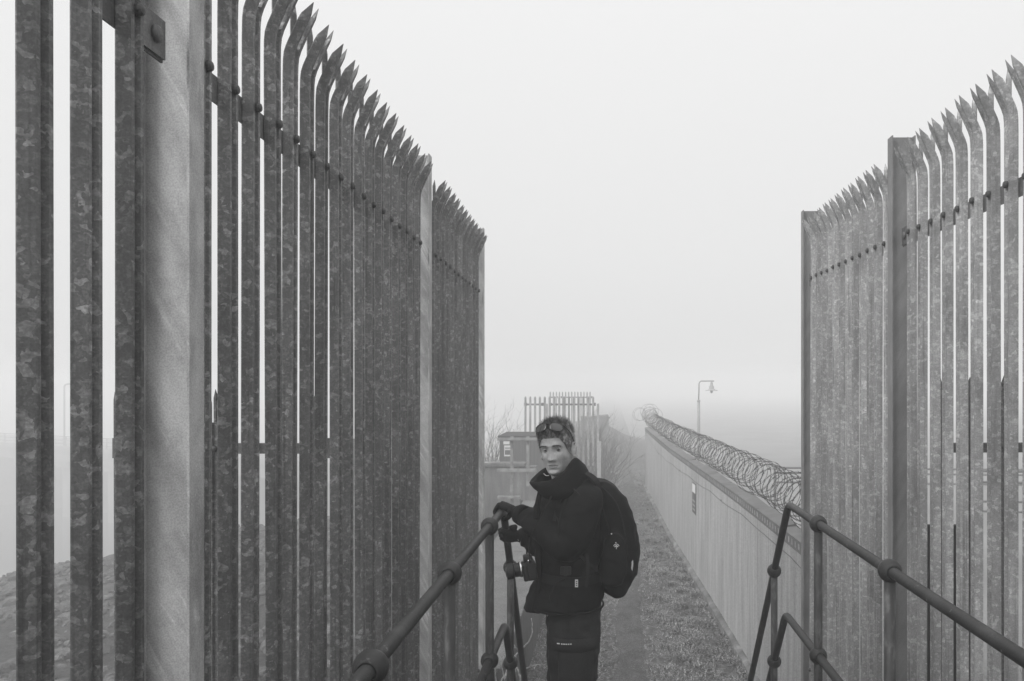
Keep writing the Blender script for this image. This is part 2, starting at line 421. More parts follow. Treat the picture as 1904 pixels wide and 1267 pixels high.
# rough grass beside the trodden line
m = MB(); rnd = random.Random(5)
def blade(mb, x, y, z, h, lean, wd):
    a = rnd.uniform(0, 6.283); dx, dy = math.cos(a), math.sin(a)
    px, py = -dy * wd, dx * wd
    mb.add([(x - px, y - py, z), (x + px, y + py, z), (x + dx * lean * .4 + px * .7, y + dy * lean * .4 + py * .7, z + h * .65),
            (x + dx * lean * .4 - px * .7, y + dy * lean * .4 - py * .7, z + h * .65), (x + dx * lean, y + dy * lean, z + h * .8)],
           [(0, 1, 2, 3), (3, 2, 4)])
WALL = [(7.1, 1.86), (10.1, 1.81), (12.8, 1.73), (19, 1.50), (28.4, 1.34)]
def wall_x(y): return interp(WALL, y)
for i in range(60000):
    y = 6.2 + 26 * rnd.random() ** 1.8
    x = rnd.uniform(-1.0, wall_x(y) - .06)
    tc_ = interp([(6, .22), (11, .30), (17, .45), (23, .62), (30, .75)], y)
    d = abs(x - tc_)
    if d < .36 and rnd.random() > .25 + 2.2 * d * d * (1 + 2 * nz(x * 3, y * 1.5, 8)): continue
    cl = .5 + nz(x * 2.2, y * 2.2, 4)
    if rnd.random() > cl + .25: continue
    h = rnd.uniform(.015, .06) * (1 + 2.2 * max(0, cl - .45)) * (.45 if d < .2 else .75 if d < .36 else 1)
    blade(m, x, y, gz(x, y) - .005, h, rnd.uniform(.04, .16), .0024 + .00036 * y)
for i in range(150):                            # tufts lying over in the rough edge
    y = 7.5 + 14 * rnd.random() ** 1.5; x = rnd.choice((rnd.uniform(.75, wall_x(y) - .12), wall_x(y) - rnd.uniform(.08, .2), rnd.uniform(-.9, -.25)))
    for q in range(45):
        a_ = rnd.uniform(0, 6.28); q2 = rnd.random() * .09
        blade(m, x + math.cos(a_) * q2, y + math.sin(a_) * q2, gz(x, y) - .005, rnd.uniform(.05, .13), rnd.uniform(.05, .2), .0024 + .00036 * y)
tag(m.build('grass', 'grass_blade'), 'short rough dry grass either side of the trodden path', 'grass', kind='stuff')

# loose stones of the sea bank
def rock_shape(rn, n=1):
    bm = bmesh.new(); bmesh.ops.create_icosphere(bm, subdivisions=n, radius=1)
    for v_ in bm.verts:
        v_.co *= 1 + .38 * (rn.random() - .5)
    bm.verts.index_update()
    r = ([v_.co.copy() for v_ in bm.verts], [tuple(x.index for x in f.verts) for f in bm.faces]); bm.free(); return r
shapes = [rock_shape(rnd, 1 if i < 8 else 2) for i in range(14)]
m = MB()
for i in range(11000):
    x = -2.6 - 15 * rnd.random() ** .9; y = rnd.uniform(3.5, interp(EDGE, x) + 1.0)
    if rnd.random() > .55 + nz(x * .6, y * .6, 9): continue
    s_ = rnd.uniform(.03, .12) * (1.8 if rnd.random() < .1 else 1)
    vs, fs = shapes[rnd.randrange(14)]
    M = Matrix.Translation((x, y, gz(x, y) + s_ * .15)) @ Euler((rnd.uniform(-.5, .5), rnd.uniform(-.5, .5), rnd.uniform(0, 6.3))).to_matrix().to_4x4() @ Matrix.Diagonal((s_ * rnd.uniform(.8, 1.7), s_ * rnd.uniform(.6, 1), s_ * rnd.uniform(.4, .8), 1))
    m.add([M @ p for p in vs], fs)
tag(m.build('bank_stones', 'rock'), 'broken stones covering the sea bank left of the fence', 'stones', kind='stuff')

# ------------------------------------------------------------------ palisade fences
PROF = [(-.036, -.018), (-.025, .011), (-.012, .011), (-.006, -.001), (.006, -.001), (.012, .011), (.025, .011), (.036, -.018)]
def pale_mesh(name, L, mat, simple=False, bend=1.0):
    m = MB(); th = .003
    def sec(idx, z, xo, ws=1.0, wc=0.0, flat=1.0):
        mx = sum(PROF[i][1] for i in idx) / len(idx); fl = min(1, ws * 1.6)
        a = [(mx + (PROF[i][1] - mx) * fl + xo, wc + (PROF[i][0] - wc) * ws, z) for i in idx]
        b = [(mx + (PROF[i][1] - mx) * fl + xo - th * fl, wc + (PROF[i][0] - wc) * ws, z) for i in reversed(idx)]
        return [Vector(p) for p in a + b]
    al = list(range(8))
    m.rings([sec(al, z, xo * bend) for z, xo in ((-L, 0), (-.27, 0), (-.215, .001), (-.185, .004), (-.16, .012))], 0, False)
    for idx, wc in (([0, 1, 2], -.020), ([5, 6, 7], .020)):
        rr = []
        for t in (0, .15, .4, .62, .74, .86, 1):
            z = -.16 + t * .155; xo = .012 + t * .068 + .004 * t * t
            ws = 1 if t < .6 else max(.04, 1 - (t - .6) / .4)
            sgn = -1 if wc < 0 else 1
            rr.append(sec(idx, z - (0 if t < 1 else 0), xo * bend, ws, wc + sgn * .004))
        m.rings(rr, 0, False)
    rr = []
    for t in (0, .3, .74, .84, 1):
        z = -.16 + t * .165; q = 1 if t < .75 else max(.06, 1 - (t - .74) / .26)
        c = Vector((.008 * bend, 0, z))
        rr.append([c + Vector((-.008 * q, -.013 * q, 0)), c + Vector((.006 * q, -.004 * q, 0)), c + Vector((.006 * q, .004 * q, 0)), c + Vector((-.008 * q, .013 * q, 0)),
                   c + Vector((-.012 * q, .012 * q, 0)), c + Vector((.002 * q, .003 * q, 0)), c + Vector((.002 * q, -.003 * q, 0)), c + Vector((-.012 * q, -.012 * q, 0))])
    m.rings(rr, 0, False)
    return m.mesh(name, mat)
def bolt_mesh(r=.0155, hgt=.021):
    m = MB(); M = Matrix.Rotation(R(90), 4, 'Y')
    m.lathe([(r * .55, -.012), (r * .55, hgt * .3), (r, hgt * .3), (r, hgt * .7), (r * .75, hgt), (r * .2, hgt * 1.12)], M, 10, 0, False)
    return m.mesh('bolt', 'bolt_steel')
BOLT = bolt_mesh()
def palisade(label, origin, rz, slope, pos, tipz, L, posts, rails, mat='galvanised_pale', group=None, post_top=.04, post_bot=None,
             rail_off=-.045, bolts=True, bend=1.0, lean=0.0, rail_depth=.045, leg=.035, post_mat='galvanised_post', cat='fence', post_face=.028):
    """local +X is the side the pale faces show to, local +Y runs along the fence, z = 0 at camera height"""
    root = empty('palisade_fence', origin, rz); tag(root, label, cat, group)
    me = pale_mesh('pale', L, mat, bend=bend)
    first = None
    for i, y in enumerate(pos):
        z = tipz + slope * y + random.uniform(-.004, .004)
        if first is None:
            o = bpy.data.objects.new('pale', me); col.objects.link(o); o.parent = root; first = o
            if bolts:
                for rzz, _ in rails:
                    b = bpy.data.objects.new('bolt', BOLT); col.objects.link(b); b.parent = o; b.location = (.004, 0, rzz)
            o.location = (0, y, z)
        else:
            o = cp(first, root, (0, y, z))
        o.rotation_euler = (R(random.uniform(-.12, .12)), R(random.uniform(-.15, .15)), R(random.uniform(-2.5, 2.5)))
    sp = sorted(posts)
    for (pz, _) in rails:                       # angle rails running between the posts
        ends = [min(pos) - .06] + [p for p in sp if min(pos) < p < max(pos)] + [max(pos) + .06]
        if min(pos) > sp[0]: ends[0] = sp[0]
        if max(pos) < sp[-1]: ends[-1] = sp[-1]
        for a, b in zip(ends, ends[1:]):
            a2, b2 = a + (.072 if a in sp else .012), b - (.072 if b in sp else .012)
            za, zb = tipz + slope * a2 + pz, tipz + slope * b2 + pz
            m = MB(); h = rail_depth / 2; x1 = -.0235; x0 = x1 - .045
            for (xa, xb, z0, z1) in ((x1 - .006, x1, -h - leg, h), (x0, x1 - .006, h - .006, h)):
                vs = [(xa, a2, za + z0), (xb, a2, za + z0), (xb, a2, za + z1), (xa, a2, za + z1), (xa, b2, zb + z0), (xb, b2, zb + z0), (xb, b2, zb + z1), (xa, b2, zb + z1)]
                m.add(vs, [(0, 1, 2, 3), (4, 7, 6, 5), (0, 4, 5, 1), (1, 5, 6, 2), (2, 6, 7, 3), (3, 7, 4, 0)])
            r = m.build('rail', 'galvanised_rail', root)
            for e, s_ in ((a2, 1), (b2, -1)):  # fish plate and its round bolt where the rail meets the post
                ze = tipz + slope * e + pz
                m = MB(); m.box((x1 + .001, min(e, e + s_ * .10), ze - .05), (x1 + .007, max(e, e + s_ * .10), ze + .05))
                m.lathe([(.022, 0), (.022, .008), (.012, .013)], Matrix.Translation((x1 + .007, e + s_ * .045, ze)) @ Matrix.Rotation(R(90), 4, 'Y'), 14)
                m.build('fish_plate', 'galvanised_rail', r)
    for p in sp:                                # rolled steel joist posts
        m = MB(); zt = tipz + slope * p + post_top; zb = post_bot if post_bot is not None else GZ
        f1 = post_face; f0 = f1 - .14
        m.box((f1 - .007, p - .038, zb), (f1, p + .038, zt))
        m.box((f0, p - .038, zb), (f0 + .007, p + .038, zt))
        m.box((f0 + .0072, p - .003, zb), (f1 - .0072, p + .003, zt - .001))
        pr = m.build('post', post_mat, root)
    return root

L0 = [2.240 + .158 * i for i in range(17)]; L1 = [5.193 + .158 * i for i in range(12)]
Lm = [1.906 - .158 * i for i in range(9)]
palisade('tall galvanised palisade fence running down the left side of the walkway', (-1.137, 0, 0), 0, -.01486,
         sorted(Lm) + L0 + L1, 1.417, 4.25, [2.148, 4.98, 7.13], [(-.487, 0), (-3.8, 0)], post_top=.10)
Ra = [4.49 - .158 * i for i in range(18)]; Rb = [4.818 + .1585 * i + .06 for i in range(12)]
palisade('tall galvanised palisade fence down the right side, coloured paler as the better lit side', (1.708, 0, 0), math.pi, -.01486,
         sorted([-y for y in Ra + Rb]), 1.29, 4.1, [-1.9, -4.74, -6.88], [(-.486, 0), (-3.75, 0)], post_top=.12, mat='galvanised_lit', post_mat='galvanised_post_dull')
# low cross fences tied to the backs of the two tall ones
palisade('low palisade fence crossing behind the tall fence on the left', (-1.215, 3.95, 0), -math.pi / 2, .0,
         [-.10 - .158 * i for i in range(8)], -.02, 2.4, [-.02], [(-.29, 0), (-2.1, 0)], post_top=-.24, post_bot=GZ, leg=.006, mat='galvanised_pale', bend=0.0)
palisade('low palisade fence crossing behind the tall fence on the right', (1.86, 4.25, 0), -math.pi / 2, .004,
         [-.06 + .158 * i for i in range(17)], .05, 2.5, [1.28, 2.7], [(-.38, 0), (-2.2, 0)], post_top=-.28, post_bot=GZ, leg=.006, bend=0.0, post_mat='galvanised_post_dull')
# far screens in the fog
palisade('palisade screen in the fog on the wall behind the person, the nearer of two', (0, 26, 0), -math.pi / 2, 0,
         [-2.69 + .158 * i for i in range(15)], -.33, 2.28, [-2.0, -.32], [(-.27, 0), (-2.07, 0)], mat='galvanised_hazed', post_top=-.25, post_bot=-3.7,
         bolts=False, bend=0.2, leg=.012, post_mat='galvanised_hazed')
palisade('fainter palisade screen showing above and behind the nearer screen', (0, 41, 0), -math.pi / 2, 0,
         [-2.96 + .158 * i for i in range(14)], -.28, 2.6, [-2.5, -.95], [(-.3, 0), (-2.3, 0)], mat='galvanised_hazed', post_top=-.3, post_bot=-3.2,
         bolts=False, bend=0.2, leg=.012, post_mat='galvanised_hazed')

# ------------------------------------------------------------------ landing, steps and tubular handrails
root = empty('stair_landing', (0, 0, -1.62)); tag(root, 'dark steel landing and steps between the two handrails', 'steps')
m = MB(); m.box((-.50, -2.6, -.03), (.885, 3.15, 0)); m.box((-.50, -2.6, -.22), (-.44, 3.15, -.031)); m.box((.825, -2.6, -.22), (.885, 3.15, -.031))
m.build('deck', 'painted_tube', root)
y, z = 3.15, -.23
for i in range(8):
    g = .58 if i == 0 else .23
    m = MB(); m.box((-.44, y, z - .03), (.825, y + g + .02, z)); m.build('tread', 'painted_tube', root)
    y += g; z -= .235
for xa, xb in ((-.50, -.441), (.826, .885)):
    m = MB(); vs = []
    pr = [(3.151, -.25), (3.151, 0), (3.70, -.10), (5.35, -1.93), (5.35, -1.96), (5.10, -1.96), (3.75, -.52)]
    vs = [(xa, a, b) for a, b in pr] + [(xb, a, b) for a, b in pr]; n = len(pr)
    m.add(vs, [tuple(range(n)), tuple(range(2 * n - 1, n - 1, -1))] + [(i, i + n, (i + 1) % n + n, (i + 1) % n) for i in range(n)])
    m.build('stringer', 'painted_tube', root)
for xa in (-.47, .855):
    for yy in (-2.2, .3, 2.9):
        m = MB(); m.tube([(xa, yy, -.22), (xa, yy, GZ + 1.62)], .04, 12); m.build('leg', 'painted_tube', root)

def arc_bend(pts, r=.05, k=7):
    P = [Vector(p) for p in pts]; o = [P[0]]
    for a, b, c in zip(P, P[1:], P[2:]):
        u = (a - b).normalized(); v_ = (c - b).normalized(); p0 = b + u * r; p1 = b + v_ * r
        for j in range(k + 1):
            t = j / k; o.append(p0 * (1 - t) ** 2 + b * 2 * t * (1 - t) + p1 * t * t)
    o.append(P[-1]); return o
def handrail(label, x, yb, yb4, ballys, side):
    root = empty('handrail', (x, 0, -1.62)); tag(root, label, 'handrail')
    def lz(z): return z + 1.62
    zt, zm = -.57, -1.115; RT = .0175
    def down(y, y0, z0): return z0 - 1.2 * (y - y0)
    yend = 5.15
    m = MB(); m.tube(arc_bend([(0, -2.4, lz(zt)), (0, yb, lz(zt)), (0, yend, lz(down(yend, yb, zt)))], .055), RT, 16)
    m.build('top_rail', 'painted_tube', root)
    ym = yb + .06
    m = MB(); m.tube(arc_bend([(0, -2.4, lz(zm)), (0, ym, lz(zm)), (0, yend, lz(down(yend, ym, zm)))], .055), RT, 16)
    m.build('middle_rail', 'painted_tube', root)
    def ballj(y, z, sl):
        u = Vector((0, 1, -sl)).normalized()
        Mx = u.to_track_quat('Z', 'X').to_matrix().to_4x4()
        m = MB(); n = 18; rb = .0365; prof = [(RT + .0015, -rb * .86), (RT + .006, -rb * .86)]
        for i in range(13):
            t = math.pi * (i / 12); s_ = -math.cos(t) * rb; r_ = math.sin(t) * rb
            if r_ > RT + .006: prof.append((r_, s_))
        prof += [(RT + .006, rb * .86), (RT + .0015, rb * .86)]
        m.lathe(prof, Matrix.Translation((0, y, lz(z))) @ Mx, 22, 0, True, False)
        m.build('ball_joint', 'painted_tube', root)
    for y in ballys:
        m = MB(); m.tube([(0, y, 0), (0, y, lz(zt) - .03)], RT, 14); m.build('post', 'worn_tube', root)
        ballj(y, zt, 0); ballj(y, zm, 0)
    for y in (yb4, yb4 + .95):
        fz = max(-1.85 - 1.02 * (y - 3.73), GZ)
        if y > 4.7: fz = -3.0
        m = MB(); m.tube([(0, y, lz(fz)), (0, y, lz(down(y, yb, zt)) - .03)], RT, 14); m.build('post', 'worn_tube', root)
        ballj(y, down(y, yb, zt), 1.2); ballj(y, down(y, ym, zm), 1.2)
    m = MB()
    for y in ballys: m.lathe([(.05, .0), (.05, .008), (.022, .012)], Matrix.Translation((0, y, 0)), 16)
    m.build('foot_flange', 'painted_tube', root)
    return root
handrail('dark tubular handrail with ball joints on the left, held by the person', -.48, 3.66, 3.93, [-.82, -.01, .80, 1.612, 2.42, 3.235], -1)
handrail('dark tubular handrail with ball joints on the right, nobody holding it', .870, 3.83, 4.16, [-.9, -.1, .75, 1.56, 2.455, 3.29], 1)

# ------------------------------------------------------------------ ribbed security wall, its coping, razor wire, sign
WTOP = -1.5
root = empty('security_wall', (0, 0, GZ)); tag(root, 'long ribbed concrete security wall along the right of the path', 'wall')
ysj = [7.12 + 1.25 * i for i in range(18)]
for i, (a, b) in enumerate(zip(ysj, ysj[1:])):
    m = MB(); n = 28 * 4; rows = []
    for j in range(n + 1):
        y = a + .011 + (b - a - .022) * j / n
        rib = .013 if (j % 4) in (1, 2) else 0
        x = wall_x(y) - rib
        rows.append([(x, y, .10), (x, y, WTOP - GZ)])
    vs = [p for r in rows for p in r]
    fs = [(2 * j, 2 * j + 1, 2 * j + 3, 2 * j + 2) for j in range(n)]
    m.add(vs, fs)
    m.add([(wall_x(a + .006) + .05, a, .10), (wall_x(b - .006) + .05, b - .001, .10), (wall_x(b) + .13, b - .006, .10), (wall_x(a) + .13, a + .006, .10),
           (wall_x(a + .006) + .05, a, WTOP - GZ - .001), (wall_x(b - .006) + .05, b - .001, WTOP - GZ - .001), (wall_x(b) + .13, b - .006, WTOP - GZ - .001), (wall_x(a) + .13, a + .006, WTOP - GZ - .001)],
          [(0, 1, 5, 4), (1, 2, 6, 5), (2, 3, 7, 6), (3, 0, 4, 7), (4, 5, 6, 7)])
    m.build('wall_panel', 'wall_panel', root)
    # slotted sheet clipped along the panel's top edge
    m = MB(); H = WTOP - GZ; ns = 9
    for q, (z0, z1) in enumerate(((H - .105, H - .08), (H - .018, H + .012))):
        xa, xb = wall_x(a) - .018, wall_x(b) - .018
        m.add([(xa, a + .02, z0), (xb, b - .02, z0), (xb, b - .02, z1), (xa, a + .02, z1), (xa + .006, a + .02, z0), (xb + .006, b - .02, z0), (xb + .006, b - .02, z1), (xa + .006, a + .02, z1)],
              [(0, 1, 2, 3), (7, 6, 5, 4), (0, 4, 5, 1), (3, 2, 6, 7), (0, 3, 7, 4), (1, 5, 6, 2)])
    for q in range(ns):
        y0 = a + .02 + (b - a - .04) * q / ns; y1 = y0 + .070
        xa, xb = wall_x(y0) - .0175, wall_x(y1) - .0175
        m.add([(xa, y0, H - .081), (xb, y1, H - .081), (xb, y1, H - .017), (xa, y0, H - .017)], [(0, 1, 2, 3)])
    m.add([(wall_x(a) - .024, a + .02, H + .016), (wall_x(b) - .024, b - .02, H + .016), (wall_x(b) + .15, b - .02, H + .03 + .02 * (i % 3)), (wall_x(a) + .15, a + .02, H + .03 + .02 * (i % 2)),
           (wall_x(a) - .024, a + .02, H + .012), (wall_x(b) - .024, b - .02, H + .012), (wall_x(b) + .15, b - .02, H + .012), (wall_x(a) + .15, a + .02, H + .012)],
          [(0, 1, 2, 3), (0, 4, 5, 1), (2, 6, 7, 3), (0, 3, 7, 4), (1, 5, 6, 2)])
    m.build('slotted_coping', 'coping_sheet', root)
m = MB(); rr = []
for j in range(90):
    y = 7.12 + 21.25 * j / 89; x = wall_x(y); e = .10 + .03 * nz(y * 1.1, 5) + .02 * nz(y * 4, 8); h = .11 + .02 * nz(y * 3, 1)
    rr.append([Vector((x - e, y, -.05)), Vector((x - e + .01, y, h - .03)), Vector((x - e * .45, y, h)), Vector((x + .12, y, h)), Vector((x + .12, y, -.05))])
m.rings(rr, 0, False, True); m.build('footing', 'stained_concrete', root)

# razor wire: one long coil laid along the wall
m = MB(); rn = random.Random(3)
def add_barbs(mb, pts, step, size):
    acc = 0
    for p, q in zip(pts, pts[1:]):
        acc += (q - p).length
        if acc > step:
            acc = 0; t = (q - p).normalized()
            s_ = t.cross(Vector((rn.random() - .5, rn.random() - .5, rn.random() - .5))).normalized() * size * .55
            c = (p + q) / 2
            mb.add([c + t * size + s_, c - s_ * .25, c - t * size + s_, c + s_ * .25], [(0, 1, 2, 3)])
            mb.add([c + t * size - s_, c + s_ * .25, c - t * size - s_, c - s_ * .25], [(3, 2, 1, 0)])
seg = 26
for hand, y0, ph in ((1, 7.2, 0.0), (-1, 7.28, 1.0)):
    pts = []; y = y0; a = ph
    while y < 28.5:
        loop = a / (2 * math.pi)
        r = .215 + .05 * nz(loop * .35, 1 + hand) + .02 * nz(loop * 2.1, 7 + hand)
        cz = -1.165 + .05 * nz(loop * .22, 3 + hand) + .02 * nz(loop * 1.1, 5); cx = wall_x(y) + .15 + .05 * nz(loop * .3, 9 + hand)
        if y > 26.8: r *= 1 + .25 * (y - 26.8) / 1.7; cz += .16 * (y - 26.8) / 1.7
        lean = .12 * nz(loop * .45, 2 + hand) + .05 * math.sin(a * .5)
        tilt = .16 * nz(loop * .6, 12 + hand)
        pts.append(Vector((cx + r * math.cos(a), y + lean * math.sin(a) + tilt * math.cos(a), cz + hand * r * math.sin(a))))
        a += 2 * math.pi / seg; y += .30 / seg * (1 + .9 * nz(loop * .7, 4 + hand))
    m.tube(pts, .0030, 5, 0, True)
    add_barbs(m, pts, .075, .030)
for (cx_, cy_, cz_, r_, tl) in ((1.42, 28.0, -.90, .27, .5), (1.50, 27.6, -.88, .25, -.4), (1.12, 28.2, -1.0, .24, .9), (1.16, 28.4, -1.02, .21, -.7), (1.62, 27.0, -1.0, .24, .3)):
    pts = [Vector((cx_ + r_ * math.cos(t), cy_ + tl * r_ * math.cos(t + .6), cz_ + r_ * math.sin(t))) for t in [math.pi * 2 * j / 30 for j in range(32)]]
    m.tube(pts, .0036, 5); add_barbs(m, pts, .06, .023)
tag(m.build('razor_wire', 'razor_steel'), 'coil of razor wire lying along the top of the long wall', 'razor wire')

m = MB(); pts = []                             # strand strung across the face of the wall
for j in range(420):
    y = 7.15 + 20.6 * j / 419
    z = interp([(7.15, -1.70), (9, -1.66), (13, -1.72), (17, -1.78), (22, -1.85), (27.7, -1.62)], y) - .03 * abs(math.sin(y * 1.2))
    pts.append(Vector((wall_x(y) - .045, y, z)))
m.tube(pts, .003, 5); add_barbs(m, pts, .10, .014)
for y in (7.15, 12.1, 17.1, 22.1, 27.7):
    z = min(pts, key=lambda p: abs(p.y - y)).z; m.box((wall_x(y) - .047, y - .005, z - .005), (wall_x(y), y + .005, z + .005))
tag(m.build('barbed_wire', 'razor_steel'), 'single strand of barbed wire sagging across the face of the long wall', 'barbed wire')

sy = 15.0; xw = wall_x(sy) - .013
root = empty('wall_sign', (xw, sy, -2.2)); tag(root, 'small notice with a white top fixed high on the long wall', 'sign')
ang = math.atan2(wall_x(sy + .5) - wall_x(sy - .5), 1.0); root.rotation_euler = (0, 0, -ang)
m = MB(); m.box((-.012, -.22, -.20), (-.002, .22, .37), bev=.002); m.build('board', 'sign_dark', root)
m = MB(); m.box((-.016, -.20, .19), (-.0125, .20, .35)); m.build('notice', 'sign_white', root)
m = MB()
for r_ in range(3): m.box((-.0155, -.15, .02 - r_ * .08), (-.0125, .15, .05 - r_ * .08))
m.build('lettering', 'lamp_paint', root)

# ------------------------------------------------------------------ lamp on a bent column beyond the wall
lp = pp(1299, 718, 32)
root = empty('street_lamp', (lp.x, 32, GZ)); tag(root, 'lamp column with bent arm and hanging lantern beyond the long wall', 'street lamp')
m = MB(); m.tube([(0, 0, 0), (0, 0, 2.1), (0, 0, 3.02)], [.075, .062, .055], 12); m.tube([(0, 0, 2.96), (0, 0, 3.04)], .066, 12); m.build('column', 'lamp_paint', root)
m = MB(); m.tube(arc_bend([(0, 0, 3.0), (0.02, 0, 3.80), (.62, 0, 3.80)], .14), .028, 8); m.build('arm', 'lamp_paint', root)
m = MB(); m.lathe([(.028, .0), (.05, -.03), (.06, -.12), (.10, -.20), (.10, -.26), (.14, -.31), (.25, -.335), (.25, -.35), (.10, -.345), (.02, -.36)], Matrix.Translation((.52, 0, 3.76)), 16)
m.build('lantern', 'lamp_paint', root)
m = MB(); m.lathe([(.05, 0), (.06, -.05), (.02, -.10)], Matrix.Translation((.52, 0, 3.41)), 12); m.build('bulb', 'pale_paint', root)

# ------------------------------------------------------------------ yard railings to the right, in the fog
def railings(label, p0, p1, tops, n, th=.022, base=GZ, mat='galvanised_rail', pw=.03):
    root = empty('railing', (p0[0], p0[1], base)); tag(root, label, 'railing')
    d = Vector((p1[0] - p0[0], p1[1] - p0[1], 0))
    for t_ in tops:
        m = MB(); m.tube([(0, 0, t_ - base), (d.x, d.y, t_ - base)], th, 8); m.build('rail', mat, root)
    for i in range(n + 1):
        m = MB(); c = d * i / n; m.box((c.x - pw, c.y - pw, 0), (c.x + pw, c.y + pw, max(tops) - base + .04)); m.build('post', mat, root)
    return root
railings('horizontal rails on square posts in the yard beyond the razor wire', (4.62, 22, 0), (16, 21, 0), [-2.26, -2.40, -2.66], 8, .028)
railings('second set of yard rails nearer the right hand fence', (6.6, 14.5, 0), (14, 13.5, 0), [-1.55, -1.75, -2.1, -2.28], 4, .02)
# black board standing behind the right fence
root = empty('black_board', (2.0, 4.75, GZ)); tag(root, 'black board standing on edge just behind the right hand fence', 'board')
m = MB(); m.box((-.10, 0, 0), (.19, .03, GZ * -1 - .83), bev=.004); m.build('panel', 'dark_panel', root)
m = MB(); m.box((-.08, .031, 0), (-.03, .07, 2.6)); m.build('batten', 'dark_panel', root)
# rough grass tussocks seen between the right pales
def tussock(label, x, y, z, n, h, seed, sp=.25, mat='twig_bark'):
    r_ = random.Random(seed); m = MB()
    for i in range(n):
        a = r_.uniform(0, 6.28); q = r_.random() ** .6 * sp; hh = h * r_.uniform(.4, 1); ln = r_.uniform(.05, .35) * hh
        b = Vector((x + math.cos(a) * q, y + math.sin(a) * q, z)); b2 = r_.uniform(0, 6.28)
        d = Vector((math.cos(b2), math.sin(b2), 0)) * ln
        m.tube([b, b + d * .3 + Vector((0, 0, hh * .6)), b + d + Vector((0, 0, hh * .85)), b + d * 1.6 + Vector((0, 0, hh * .7))], [.004, .0035, .0025, .001], 3, 0, False)
    return tag(m.build('grass_tussock', mat), label, 'grass tussock', 'dry tussocks behind the right hand fence')
for i, (x, y, lab) in enumerate(((2.35, 5.2, 'dry tall grass tussock nearest the black board'), (2.95, 5.6, 'dry grass tussock between its two neighbours behind the right fence'),
                            (3.6, 5.4, 'dry grass tussock nearest the right edge of the photo'))):
    tussock(lab, x, y, GZ, 260, 1.75, 40 + i, .45)

# ------------------------------------------------------------------ low sea wall left of the path
root = empty('sea_wall', (0, 0, GZ)); tag(root, 'low broad topped concrete sea wall left of the path', 'wall')
m = MB()
jt = [7.26, 8.92, 12.4, 16.0, 20.0, 24.5]
for a, b in zip(jt, jt[1:]):
    m.box((-1.86, a + .006, 0), (-1.0, b - .006, .985), bev=.012)
m.build('wall', 'dark_stained_concrete', root)
m = MB()
for a, b in zip(jt, jt[1:]): m.box((-1.90, a + .005, .986), (-.975, b - .005, 1.02), bev=.01)
m.build('coping', 'concrete_top', root)

root = empty('flood_wall', (0, 18, GZ)); tag(root, 'stained concrete flood wall with pale cap behind the rails', 'wall')
m = MB(); m.box((-6, 0, -1), (-1.98, .3, 1.78)); m.box((-1.979, 0, 1.021), (-1.62, .3, 1.779)); m.build('wall', 'stained_concrete', root)
m = MB(); m.box((-6.02, -.06, 1.781), (-1.86, .36, 1.86), bev=.01); m.build('cap', 'stained_concrete', root)
m = MB(); m.box((-6.0, -.05, 1.22), (-3.1, -.002, 1.24)); m.build('ledge', 'wall_panel', root)

root = empty('dark_hut', (-2.28, 20.6, GZ)); tag(root, 'flat roofed dark hut with two notices behind the flood wall', 'hut')
m = MB(); m.box((-.52, 0, 0), (.75, 1.8, 2.26)); m.build('wall', 'hut_sheet', root)
m = MB(); m.box((-.56, -.06, 2.262), (.80, 1.85, 2.31)); m.build('roof', 'dark_panel', root)
m = MB(); m.box((-.40, -.012, 1.78), (-.18, -.002, 2.06)); m.build('notice', 'sign_white', root)
m = MB(); m.box((-.38, -.016, 1.82), (-.20, -.013, 1.94)); m.box((-.38, -.016, 1.97), (-.20, -.013, 1.985)); m.box((-.38, -.016, 2.0), (-.20, -.013, 2.01)); m.build('notice_lettering', 'sign_dark', root)
m = MB(); m.box((-.42, -.012, 2.09), (-.26, -.002, 2.17)); m.build('notice', 'sign_white', root)

root = empty('rail_barrier', (0, 15.2, GZ)); tag(root, 'pale three rail barrier standing before the flood wall', 'barrier')
def bz(py, d=15.2): return (718 - py) * d / F - GZ
def bx(px, d=15.2): return (px - 1130) * d / F
for py, h_ in ((817, .035), (875, .04), (925, .035)):
    m = MB(); m.box((bx(925), -.03, bz(py) - h_ * .75), (bx(998 if py < 900 else 968), .03, bz(py) + h_ * .75), bev=.006); m.build('rail', 'barrier_steel', root)
for px, lo in ((951, 960), (981, 905)):
    m = MB(); m.box((bx(px) - .028, .031, bz(lo)), (bx(px) + .028, .08, bz(812)), bev=.005); m.build('post', 'barrier_steel', root)

root = empty('concrete_post', (pp(1114, 718, 21).x, 21, GZ)); tag(root, 'pale square post at the foot of the far palisade screen', 'post')
m = MB(); m.box((-.05, -.05, 0), (.05, .05, 3.6 - 1.5), bev=.008); m.build('shaft', 'pale_paint', root)
m = MB(); m.box((-.055, -.055, 2.101), (.055, .055, 2.13), bev=.006); m.build('cap', 'pale_paint', root)

root = empty('equipment_cabin', (pp(1118, 718, 38).x, 38, GZ)); tag(root, 'small grey cabin in the fog right of the palisade screens', 'cabin')
m = MB(); m.box((-.95, 0, 0), (.36, 1.4, 2.05)); m.build('wall', 'stained_concrete', root)
m = MB(); m.add([(-1.0, -.05, 2.052), (.42, -.05, 2.052), (.42, 1.45, 2.052), (-1.0, 1.45, 2.052), (-1.0, -.05, 2.10), (.30, -.05, 2.20), (.30, 1.45, 2.20), (-1.0, 1.45, 2.10)],
      [(0, 3, 2, 1), (4, 5, 6, 7), (0, 1, 5, 4), (1, 2, 6, 5), (2, 3, 7, 6), (3, 0, 4, 7)]); m.build('roof', 'coping_sheet', root)

